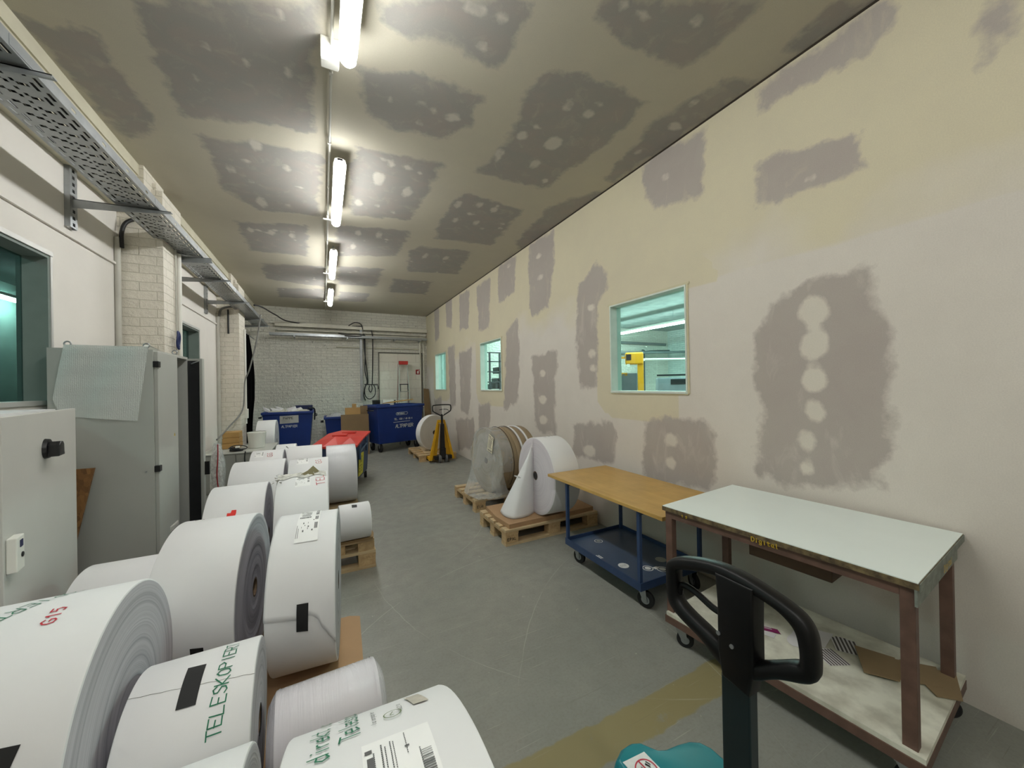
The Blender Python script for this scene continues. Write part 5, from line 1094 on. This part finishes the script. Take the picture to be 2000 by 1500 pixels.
for k in range(7):
    r_ = rd.uniform(.04,.09); ox, oy = rd.uniform(-.03,.03), rd.uniform(0,.04)
    tube(bm, [(ox+r_*1.2*math.cos(a), oy+r_*.6*math.sin(a), .012+.012*k*(.6+.4*math.sin(a+k))) for a in np.linspace(0, 2*PI, 21)], .007, 6, cap=False)
finish(bm, 'coil', m_blackc, t, smooth=True)
bm = bmesh.new(); box(bm, -.02, .035, -.02, .015, .055, .085, .004); finish(bm, 'plug', m_plast, t)
t = thing('waste_bag', 'bulging clear waste bag tied with a red string behind the open cabinet door', 'bag', (-1.16, 5.62, 0))
bm = bmesh.new(); rd = random.Random(8)
def bag(u, v):
    a = 2*PI*u; r_ = .115*(math.sin(min(1, v*1.35+.12)*PI*.5)**.6)*(1 if v < .72 else 1-.55*((v-.72)/.28)); r_ *= 1+.06*math.sin(a*5+v*9); return (r_*.62*math.cos(a), r_*1.15*math.sin(a), .005+.90*v)
sheet(bm, bag, 48, 30); bmesh.ops.remove_doubles(bm, verts=bm.verts, dist=1e-5); finish(bm, 'bag_skin', clear('cloudy bag plastic', (.9,.9,.9), .62, .12, 26, 1.), t, smooth=True)
bm = bmesh.new()
for k in range(16):
    z = .08+.72*k/16; capped(bm, [(-.03,.03),(0,.055),(.03,.03)], 'Z', 7, (rd.uniform(-.02,.02), rd.uniform(-.04,.04), z))
finish(bm, 'crumpled_paper', gen('crumpled waste paper', (206,196,186), .8, var=.5, scale=20), t)
T('red_string', smoothpts([(.02,-.075,.9),(.03,-.128,.75),(.02,-.134,.55),(.035,-.13,.35),(.06,-.11,.2)], 6), .006, gen('red string', (150,28,40), .6), t, label='red string')
t = thing('film_bundle', 'crumpled bundle of clear film on the floor before the grey cupboard', 'plastic film', (-.97, 5.7, 0)); bm = bmesh.new()
def bun(u, v):
    a = 2*PI*u; r_ = .10*math.sin(PI*min(.97, v*.9+.12))*(1+.22*math.sin(a*4+v*11)+.12*math.sin(a*9)); return (r_*math.cos(a), r_*math.sin(a), .005+.60*v*(1+.04*math.sin(a*3)))
sheet(bm, bun, 44, 26); bmesh.ops.remove_doubles(bm, verts=bm.verts, dist=1e-5); finish(bm, 'film', clear('crumpled clear film', (.85,.87,.86), .5, .1, 30, 1.), t, smooth=True)

# ------------------------------------------------------------------ waste containers
m_bin = gen('blue container plastic', (17,50,122), .42, var=.15, scale=3); m_bind = gen('dark blue container', (9,28,76), .5, var=.15); m_bin2 = gen('grey blue container', (52,66,98), .5, var=.2, scale=5)
m_wtxt = gen('white print', (206,212,216), .6)
def container(label, loc, rz, Wd, Dp, Ht, zb, mat, texts=True, group='blue waste paper containers', lid=True):
    t = thing('waste_container', label, 'waste container', loc, rz, group); tp = .10
    bm = bmesh.new(); lo = [(tp, .08), (Wd-tp, .08), (Wd-tp, Dp-.08), (tp, Dp-.08)]; hi = [(0.03, 0), (Wd-.03, 0), (Wd-.03, Dp), (.03, Dp)]; e = .014
    def ring(q, z, g=0): 
        cx_ = Wd/2; cy_ = Dp/2; return [bm.verts.new((a+(g if a < cx_ else -g), b+(g if b < cy_ else -g), z)) for a, b in q]
    R_ = [ring(lo, zb), ring(hi, Ht-.06), ring(hi, Ht-.06, -.025), ring(hi, Ht, -.025), ring(hi, Ht, .012), ring(hi, Ht-.10, .014), ring(lo, zb+.02, .014)]
    bm.faces.new(R_[0][::-1]); bm.faces.new(R_[-1])
    for a, b in zip(R_, R_[1:]):
        for k in range(4): bm.faces.new((a[k], a[(k+1) % 4], b[(k+1) % 4], b[k]))
    o = finish(bm, 'container_body', mat, t); mo = o.modifiers.new('b', 'BEVEL'); mo.width = .012; mo.segments = 2; mo.limit_method = 'ANGLE'
    for x in (0, Wd-.03):
        s_ = -1 if x == 0 else 1; bm = bmesh.new(); X = x if x == 0 else Wd
        tube(bm, [(X, .12, Ht-.12), (X+s_*.05, .14, Ht-.12), (X+s_*.05, Dp-.14, Ht-.12), (X, Dp-.12, Ht-.12)], .014, 8); finish(bm, 'side_handle', m_blkp, t, smooth=50)
    for x in (tp+.06, Wd-tp-.06):
        for y in (.14, Dp-.16):
            r = min(.10, zb*.62); bm = bmesh.new(); capped(bm, [(-.025,r-.012),(-.018,r),(.018,r),(.025,r-.012)], 'X', 26, (x, y, r)); wv = finish(bm, 'wheel', m_rub, t, smooth=30)
            bm = bmesh.new(); prism(bm, [(y-.03,r),(y+.01,r-.01),(y+.04,zb),(y-.04,zb)], x-.034, x-.028, 'X'); prism(bm, [(y-.03,r),(y+.01,r-.01),(y+.04,zb),(y-.04,zb)], x+.028, x+.034, 'X'); finish(bm, 'wheel_fork', m_galv, wv)
    return t
def fwd_text(t, txt, x, z, size, width, mat, Ht, zb, sp=1.4, name='lettering'):
    k = .08/(Ht-.06-zb); bm = bmesh.new(); strokes(bm, txt, lambda u, v: (x+u, .08-(z+v-zb)*k-.004, z+v), size, width, 0, sp); return finish(bm, name, mat, t)
# left container
t = container('blue waste container lettered ALTPAPIER with a PAPPE sign, at the left', (-1.21, 9.46, 0), 0, 1.0, .86, 1.05, .16, m_bin)
fwd_text(t, 'ALTPAPIER', .375, .70, .050, .008, m_wtxt, 1.05, .16, 1.0)
k_ = .08/(1.05-.06-.16)
bm = bmesh.new(); bm.faces.new([bm.verts.new((x, .08-(z-.16)*k_-.008, z)) for x, z in ((.345,.79),(.70,.80),(.70,.965),(.345,.96))]); sg = finish(bm, 'paper_sign', gen('grey white sign', (196,196,192), .6), t, label='white paper sign')
bm = bmesh.new(); strokes(bm, 'PAPPE', lambda u, v: (.41+u, .08-(.885+v-.16)*k_-.012, .885+v), .045, .010, .1, 1.3)
for z in (.81,.83,.85,.865,.945): strokes(bm, '-'*12, lambda u, v: (.38+u, .08-(z+v-.16)*k_-.012, z+v), .016, .004, 0, 1.2)
finish(bm, 'sign_text', m_print, sg)
def heap(name, label, x0, x1, y0, y1, z, h, mat, seed, parent=None, n=18):
    rd = random.Random(seed); nn = [[rd.uniform(0, 1) for _ in range(n+1)] for _ in range(n+1)]; bm = bmesh.new()
    sheet(bm, lambda u, v: (x0+(x1-x0)*u, y0+(y1-y0)*v, z+h*(nn[int(round(u*n))][int(round(v*n))]*.45+.55*math.sin(PI*u)*math.sin(PI*v)) if 0 < u < 1 and 0 < v < 1 else z-.03), n, n)
    o = finish(bm, name, mat); tag(o, label, 'paper'); o['kind'] = 'stuff'; return o
heap('waste_paper', 'crumpled white paper heaped in the left blue container', -1.15, -.27, 9.5, 10.28, 1.0, .10, gen('waste paper white', (204,200,184), .8, var=.3, scale=14), 3)
rd = random.Random(17)
for k in range(7):
    x, y = rd.uniform(-1.1,-.5), rd.uniform(9.55,10.0); a = rd.uniform(0, PI); L_ = rd.uniform(.12,.26); zt = 1.06+rd.uniform(0,.06)
    bm = bmesh.new(); v4 = [(x, y, 1.02), (x+L_*math.cos(a), y+.04, 1.02+rd.uniform(0,.05)), (x+L_*math.cos(a)-.05, y+.12, zt+.05), (x-.06, y+.13, zt)]; bm.faces.new([bm.verts.new(q) for q in v4])
    o = finish(bm, 'waste_sheet', m_pp); solid(o, .001); tag(o, 'loose white sheet sticking out of the left blue container', 'paper', 'sheets in the left container')
t2 = thing('container_lid', 'dark blue lid folded back behind the left blue container', 'lid', (-.62, 10.1, 1.05)); B('lid_panel', (0, .37, 0, .22, .0, .10), m_bind, t2, bev=.01)
T('lid_hinge', smoothpts([(.30,-.4,.05),(.40,-.3,.04),(.42,-.1,-.05),(.41,.0,-.25)], 6), .016, m_blkp, t2)
# small container behind the cardboard
t = container('small blue bin in the middle, half hidden by the cardboard', (-.02, 9.75, 0), 0, .56, .60, .87, .12, m_bin, lid=False)
bm = bmesh.new(); rd = random.Random(31)
sheet(bm, lambda u, v: (.04+.44*u, 9.80+.48*v, .84+.10*math.sin(PI*u)*math.sin(PI*v)+rd.uniform(0,.03)), 14, 12); o = finish(bm, 'bin_bag', clear('grey bag film', (.8,.8,.8), .7, .1, 30, 1.), smooth=True); tag(o, 'clear bag bulging from the small blue bin', 'bag')
# cardboard panels leaning in front of it
def panel(name, label, x0, x1, y, z0, z1, mat, lean=.12, th=.012, rz=0, top=None):
    bm = bmesh.new(); pl = top or [(x0, z0), (x1, z0), (x1, z1), (x0, z1)]
    prism(bm, pl, 0, th, 'Y'); bmesh.ops.transform(bm, matrix=Matrix.Translation((0, y, 0)) @ Matrix.Rotation(-math.atan(lean/max(.1, z1)), 4, 'X'), verts=bm.verts); o = finish(bm, name, mat); return tag(o, label, 'cardboard')
panel('cardboard_sheet', 'large brown cardboard panel leaning in front of the small blue bin', .335, .93, 9.20, .0, .94, m_cardd, .12, .03)
panel('cardboard_sheet', 'lighter brown cardboard behind the large panel in the middle', .43, .90, 9.34, .0, 1.09, gen('tan cardboard', (176,140,88), .8), .12)
B('cardboard_tube', (.585, .675, 9.46, 9.5, .0, 1.17), gen('tan cardboard', (176,140,88), .8)); tag(bpy.data.objects['cardboard_tube'], 'narrow brown cardboard tab sticking up behind the middle panels', 'cardboard')
B('cardboard_flap', (.76, .92, 9.44, 9.47, .0, 1.12), m_cardd); tag(bpy.data.objects['cardboard_flap'], 'dark cardboard flap at the right behind the middle panels', 'cardboard')
# big container at the right
t = container('big blue waste container lettered ALTPAPIER beside the step ladder', (1.07, 9.1, 0), math.radians(17), 1.27, .74, 1.12, .20, m_bin)
fwd_text(t, 'ALTPAPIER', .50, .56, .078, .016, m_wtxt, 1.12, .20, 1.0)
fwd_text(t, 'TEL. 030 / 40 80 4', .46, .75, .042, .008, m_wtxt, 1.12, .20, .95, 'phone_number')
bm = bmesh.new(); kk = .08/(1.12-.06-.20); F = lambda x, z: (x, .08-(z-.20)*kk-.004, z)
bm.faces.new([bm.verts.new(F(x, z)) for x, z in ((.44,.690),(.88,.700),(.88,.712),(.44,.702))])
pts = [(.52+.0,.87),(.50,.90),(.52,.93),(.79,.935),(.81,.905),(.79,.873)]
for (a, b), (c, d) in zip(pts, pts[1:]+pts[:1]):
    L_ = math.hypot(c-a, d-b); nx, ny = -(d-b)/L_*.004, (c-a)/L_*.004; bm.faces.new([bm.verts.new(F(*q)) for q in ((a-nx,b-ny),(c-nx,d-ny),(c+nx,d+ny),(a+nx,b+ny))])
finish(bm, 'logo_frame', m_wtxt, t)
fwd_text(t, 'Berlutona', .535, .888, .038, .010, m_wtxt, 1.12, .20, .80, 'logo_text')
t2 = thing('container_lid', 'dark lid edge of the big blue container hanging open behind it', 'lid', (1.12, 10.08, 1.10), math.radians(17))
B('lid_panel', (.0, .19, 0, .06, -.05, .12), m_blkp, t2, bev=.006); B('lid_panel', (.42, .62, 0, .06, -.05, .10), m_blkp, t2, bev=.006); B('lid_bar', (.0, 1.0, .07, .09, -.12, -.04), m_bind, t2)
o = board('cardboard_offcut', [(1.72,9.62),(2.30,9.70),(2.34,9.86),(1.9,9.95),(1.55,9.72)], 1.165, 1.185, m_box, 'tan cardboard offcuts poking out of the big blue container', 'cardboard')
o.rotation_euler = (0, -.10, 0); o.location = (-.12, 0, -.18+.0)
B('white_box', (1.35, 1.62, 10.0, 10.2, .9, 1.22), m_plast); tag(bpy.data.objects['white_box'], 'white carton edge showing behind the rim of the big blue container', 'box')
o = heap('waste_paper', 'mixed waste paper filling the big blue container', 1.1, 2.0, 9.5, 10.1, .98, .06, gen('mixed waste', (120,112,92), .9, var=.5, scale=12), 5); o.rotation_euler = (0,0,0)
# red-lidded container
def P3(u, v, z): # skewed footprint: u along the front, v to the back
    return (-.20+.63*u+.27*v, 6.08+.90*v, z)
t = thing('waste_container', 'grey-blue waste container with a red lid and yellow sticker, mid-room', 'waste container', (0, 0, 0))
bm = bmesh.new(); rr = [[bm.verts.new(P3(*q)) for q in ((.08,.06,.12),(.95,.06,.12),(.95,.94,.12),(.08,.94,.12))], [bm.verts.new(P3(*q)) for q in ((.0,0,.66),(1,0,.66),(1,1,.74),(0,1,.74))]]
bm.faces.new(rr[0][::-1]); bm.faces.new(rr[1])
for k in range(4): bm.faces.new((rr[0][k], rr[0][(k+1) % 4], rr[1][(k+1) % 4], rr[1][k]))
finish(bm, 'container_body', m_bin2, t)
bm = bmesh.new()
for q in (((1.0,.10,.44),(1.0,.10,.67)), ((1.0,.62,.50),(1.0,.62,.73)), ((1.0,.10,.56),(1.0,.62,.62))): tube(bm, [tuple(Vector(P3(*a))+Vector((.025,0,0))) for a in q], .016, 8)
finish(bm, 'side_handle', m_blued, t, smooth=50)
m_redl = gen('red lid plastic', (206,58,48), .45, var=.12, scale=4)
bm = bmesh.new(); G = {}
lid = [(-.05,-.05,.675),(.30,-.05,.70),(.62,-.05,.675),(1.03,-.05,.68), (-.03,.42,.73),(.42,.30,.80),(.74,.34,.765),(1.03,.45,.74), (-.03,1.03,.78),(.30,1.03,.82),(.62,1.03,.80),(1.03,1.03,.775)]
vs = [bm.verts.new(P3(*q)) for q in lid]
for r_ in range(2):
    for c_ in range(3): i0 = r_*4+c_; bm.faces.new((vs[i0], vs[i0+1], vs[i0+5], vs[i0+4]))
bmesh.ops.triangulate(bm, faces=bm.faces)
lo_ = finish(bm, 'red_lid', m_redl, t, label='faded red lid'); solid(lo_, .03, -1)
for u0, v0 in ((.35,.30), (.45,.62)):
    bm = bmesh.new(); q = [P3(u0, v0, .80), P3(u0+.28, v0+.10, .785), P3(u0+.28, v0+.2, .79), P3(u0+.05, v0+.2, .81)]; top_ = [(a, b, c+.022) for a, b, c in q]
    A_ = [bm.verts.new(p_) for p_ in q]; B_ = [bm.verts.new(p_) for p_ in top_]; bm.faces.new(B_)
    for k in range(4): bm.faces.new((A_[k], A_[(k+1) % 4], B_[(k+1) % 4], B_[k]))
    finish(bm, 'lid_rib', m_redl, lo_)
bm = bmesh.new(); s_ = .012
def side(v, z): a = Vector(P3(.95, v, .12)); b = Vector(P3(1, v, .70)); k = (z-.12)/.58; p_ = a*(1-k)+b*k; return (p_.x+s_, p_.y, z)
bm.faces.new([bm.verts.new(side(v, z)) for v, z in ((.16,.16),(.52,.16),(.52,.50),(.16,.52))]); st = finish(bm, 'yellow_sticker', gen('yellow sticker', (206,188,52), .55), t, label='yellow sticker')
bm = bmesh.new(); s_ = .014; strokes(bm, 'NO', lambda u, v: side(.22+u/.9, .36+v), .10, .016); strokes(bm, 'ES', lambda u, v: side(.22+u/.9, .22+v), .10, .016); finish(bm, 'sticker_text', gen('ochre print', (120,100,30), .6), st)
for u, v in ((.15,.12), (.92,.10), (.15,.88), (.92,.88)):
    x, y, _ = P3(u, v, 0); bm = bmesh.new(); capped(bm, [(-.02,.058),(.02,.058)], 'X', 24, (x, y, .058)); wv = finish(bm, 'wheel', m_rub, t, smooth=30); B('wheel_fork', (x-.028, x+.028, y-.02, y+.02, .085, .13), m_galv, wv)

# ------------------------------------------------------------------ yellow pallet truck, roll on pallet, ladder, panels in the far corner
make_pallet(.78, 1.15, 'wooden pallet in front of the right corner with a roll and the yellow truck', (1.72, 7.60, 0), 0, .14, None)
board('cardboard_strip', [(1.86,7.75),(2.0,7.72),(2.1,8.6),(1.95,8.6)], .14, .15, m_wood, 'loose board wedged under the upright roll at the yellow truck', 'board')
RZ = Roll('flat white roll standing upright face-on beside the yellow pallet truck', -.075+2.13, .075+2.13, 8.12, .385, math.radians(-68), .15, end=paper_end('face of roll', (196,192,182), (188,184,174)), core=.04, group=None)
bm = bmesh.new(); capped(bm, [(-.060,.0395),(.060,.0395)], 'X', 24, (0,0,.385)); finish(bm, 'core_plug', gen('dark core', (30,28,28), .8), RZ.t)
m_yell = gen('yellow enamel', (222,168,20), .4, var=.15, scale=5)
t = thing('pallet_truck', 'yellow hand pallet truck with a black loop handle, far right', 'pallet truck', (2.13, 7.42, 0))
bm = bmesh.new()
for s_ in (-1, 1):
    prism(bm, [(s_*.265,.05),(s_*.205,.05),(s_*.055,.80),(s_*.075,.85)], -.02, .03, 'Y'); prism(bm, [(s_*.225,.06),(s_*.055,.78),(s_*.02,.78),(s_*.10,.10)], .02, .03, 'Y')
box(bm, -.075, .075, -.02, .03, .80, .86); finish(bm, 'a_frame', m_yell, t)
bm = bmesh.new(); prism(bm, [(-.06,.10),(.06,.10),(.045,.45),(.035,.78),(-.025,.78),(-.045,.45)], -.08, -.025, 'Y'); finish(bm, 'pump', m_blkp, t)
T('pole', [(0.0,-.06,.40),(0.0,-.06,.98)], .022, m_blkp, t)
T('handle_loop', smoothpts([(.0,-.06,.94),(-.16,-.06,1.03),(-.185,-.06,1.06),(-.19,-.06,1.10),(-.185,-.06,1.145),(-.16,-.06,1.165),(0,-.06,1.172),(.16,-.06,1.165),(.185,-.06,1.145),(.19,-.06,1.10),(.185,-.06,1.06),(.16,-.06,1.03),(.0,-.06,.94)], 4), .012, m_blkp, t)
T('release_lever', smoothpts([(-.05,-.06,1.07),(.03,-.07,1.08),(.10,-.075,1.075),(.14,-.08,1.05)], 4), .006, m_blkp, t); T('grip_rod', [(.02,-.065,.96),(.02,-.065,1.13)], .012, m_plast, t)
for x in (-.06, .07):
    bm = bmesh.new(); capped(bm, [(-.022,.075),(-.018,.082),(.018,.082),(.022,.075)], 'X', 26, (x, -.06, .082)); finish(bm, 'steer_wheel', m_rubg, t, smooth=30)
bm = bmesh.new(); box(bm, -.17, .20, -.07, .05, .06, .14, .01); box(bm, -.05, .06, -.11, -.02, .09, .30, .01); finish(bm, 'steering_head', m_blkp, t)
for s_ in (-1, 1): B('foot_guard', (s_*.20-.06, s_*.20+.06, -.09, -.04, .004, .02), m_galv, t)
for x in (-.255, .065): B('fork', (x, x+.15, .03, 1.1, .055, .115), m_yell, t, bev=.006)
m_al = gen('aluminium', (168,168,160), .35, .7, var=.1)
t = thing('step_ladder', 'aluminium step ladder with a red top leaning at the bricked-up doorway', 'ladder', (1.98, 10.50, 0))
def rx(s_, z): return s_*(.17-.060*z/2.25)
bm = bmesh.new()
for s_ in (-1, 1): tube(bm, [(rx(s_, 0), -.25, 0), (rx(s_, 2.24), .12, 2.24)], .016, 8)
finish(bm, 'side_rail', m_al, t, smooth=50)
for z in (.35, .65, .95, 1.18, 1.42):
    y = -.25+.37*z/2.24; B('step', (rx(-1, z), rx(1, z), y-.05, y+.03, z-.012, z+.012), m_al, t)
bm = bmesh.new()
for s_ in (-1, 1): tube(bm, [(s_*.10, -.03, 1.42), (s_*.10, -.01, 1.62)], .010, 8)
tube(bm, [(-.115, -.01, 1.62), (.115, -.01, 1.62)], .012, 8); finish(bm, 'safety_frame', m_blkp, t, smooth=50)
B('top_cap', (-.115, .135, .06, .15, 2.17, 2.27), gen('red plastic', (196,52,44), .5), t, bev=.01)
bm = bmesh.new()
for s_ in (-1, 1): tube(bm, [(s_*.19, .24, 0), (s_*.115, .15, 2.2)], .012, 8)
finish(bm, 'rear_leg', gen('faded red steel', (160,132,124), .5, .3), t, smooth=50)
panel('cardboard_sheet', 'tall brown board leaning in the right back corner behind the yellow truck', 2.47, 2.66, 10.0, 0, 1.56, gen('brown board', (120,98,66), .8), .5, .03, top=[(2.44,0),(2.66,0),(2.66,1.55),(2.52,1.57)])
# ------------------------------------------------------------------ next room: what shows through the windows
for k, (x_, y) in enumerate(((-3.6, 1.6), (-4.93, 9.0))):  # added lamps that brighten the side room and stand for a glass reflection
    t = thing('strip_light', 'added strip light in the side room, for a reflection in the left windows, '+('near' if k == 0 else 'far')+' one', 'light', (x_, y, 3.2))
    B('housing', (-.05, .05, 0, 1.5, .05, .10), m_plast, t); B('diffuser', (-.04, .04, 0, 1.5, 0, .05), m_tube2, t)
t = thing('stacker', 'orange-yellow stacker mast in the next room behind the nearest window', 'stacker', (5.72, 5.72, 0), math.radians(-44)); m_or = gen('orange enamel', (236,164,24), .4, var=.1)
B('mast_post', (.10, .22, 0, .16, 0, 2.15), m_or, t, bev=.01); B('head', (-.14, .22, -.04, .14, 1.93, 2.18), m_or, t, bev=.03)
B('cross_arm', (-.50, -.10, .0, .08, 1.70, 1.76), m_or, t); B('cross_arm', (-.50, -.10, .0, .08, 2.06, 2.10), m_or, t); B('battery_box', (-.22, .09, .0, .30, 0, 1.75), gen('grey housing', (88,96,100), .5), t, bev=.01)
B('base', (-.4, .4, -.1, .7, 0, .25), m_or, t, bev=.02)
B('control', (-.12, -.02, -.048, -.04, 2.02, 2.14), m_blkp, t); B('type_plate', (-.11, -.05, -.046, -.04, 1.88, 1.94), m_plast, t)
o = T('white_pole', [(6.35,6.0,2.06),(8.2,5.9,2.10)], .03, m_plast); tag(o, 'long white pole in the next room seen beyond the stacker', 'pole')
t = thing('machine', 'low grey machine in the next room at the sill of the nearest window', 'machine', (7.2, 6.4, 0), -.8)
B('housing', (0, 1.7, 0, .8, 0, 1.66), gen('machine grey', (120,130,134), .5, var=.2), t, bev=.03); B('panel', (.3, .7, -.02, 0, 1.5, 1.62), m_blkp, t); B('rail', (0, 1.7, .1, .14, 1.70, 1.74), m_blkp, t)
t = thing('machine_rack', 'dark machine frame in the next room behind the middle window', 'machine', (3.95, 9.2, 0)); bm = bmesh.new(); md = gen('dark machine', (60,66,70), .5, var=.3)
rd = random.Random(4)
for z in (1.35, 1.62, 1.9, 2.18, 2.42): box(bm, 0, 1.15, 0, .05, z, z+.03)
for x in (.05, .35, .62, .9): box(bm, x, x+.04, 0, .05, 0, 2.45)
finish(bm, 'frame', md, t)
bm = bmesh.new()
for k in range(26): x, z = rd.uniform(0, .8), rd.uniform(.6, 1.95); box(bm, x, x+rd.uniform(.06,.25), .06, .4, z, z+rd.uniform(.05,.2))
finish(bm, 'gear', md, t)
t = thing('machine_rack', 'dark hanging rails near the ceiling next door, top of the middle window', 'rack', (3.9, 8.6, 2.9)); bm = bmesh.new()
for k in range(7): box(bm, .1*k, .1*k+.03, 0, .8, 0, .25)
box(bm, 0, .7, 0, .03, .12, .16); finish(bm, 'rail', md, t); B('hanger', (.3,.33,.3,.33,.25,.76), m_galv, t)
for k, (x0, y0, x1, y1, z) in enumerate(((3.2,10.745,12.6,10.745,3.1), (12.79,9.5,9.9,10.78,2.7))):
    o = T('pipe_run', [(x0, y0, z), (x1, y1, z)], .05, gen('grey pipe', (120,128,128), .5)); tag(o, ['grey pipe along the far wall of the next room', 'grey pipe bending across the corner of the next room'][k], 'pipe')
o = T('pipe_run', smoothpts([(11.2,10.6,0),(11.2,10.6,2.6),(11.3,10.6,2.75),(12.4,10.4,2.8)], 4), .05, gen('dark pipe', (70,76,76), .5)); tag(o, 'dark bent pipe in the corner of the next room', 'pipe')
t = thing('pale_screen', 'pale curtain-like screen in the next room behind the farthest window', 'screen', (3.0, 10.55, 0)); bm = bmesh.new()
sheet(bm, lambda u, v: (1.15*u, .02*math.sin(u*60), 2.9*v), 60, 1); solid(finish(bm, 'cloth', gen('pale teal cloth', (196,222,216), .7), t, smooth=True), .003)
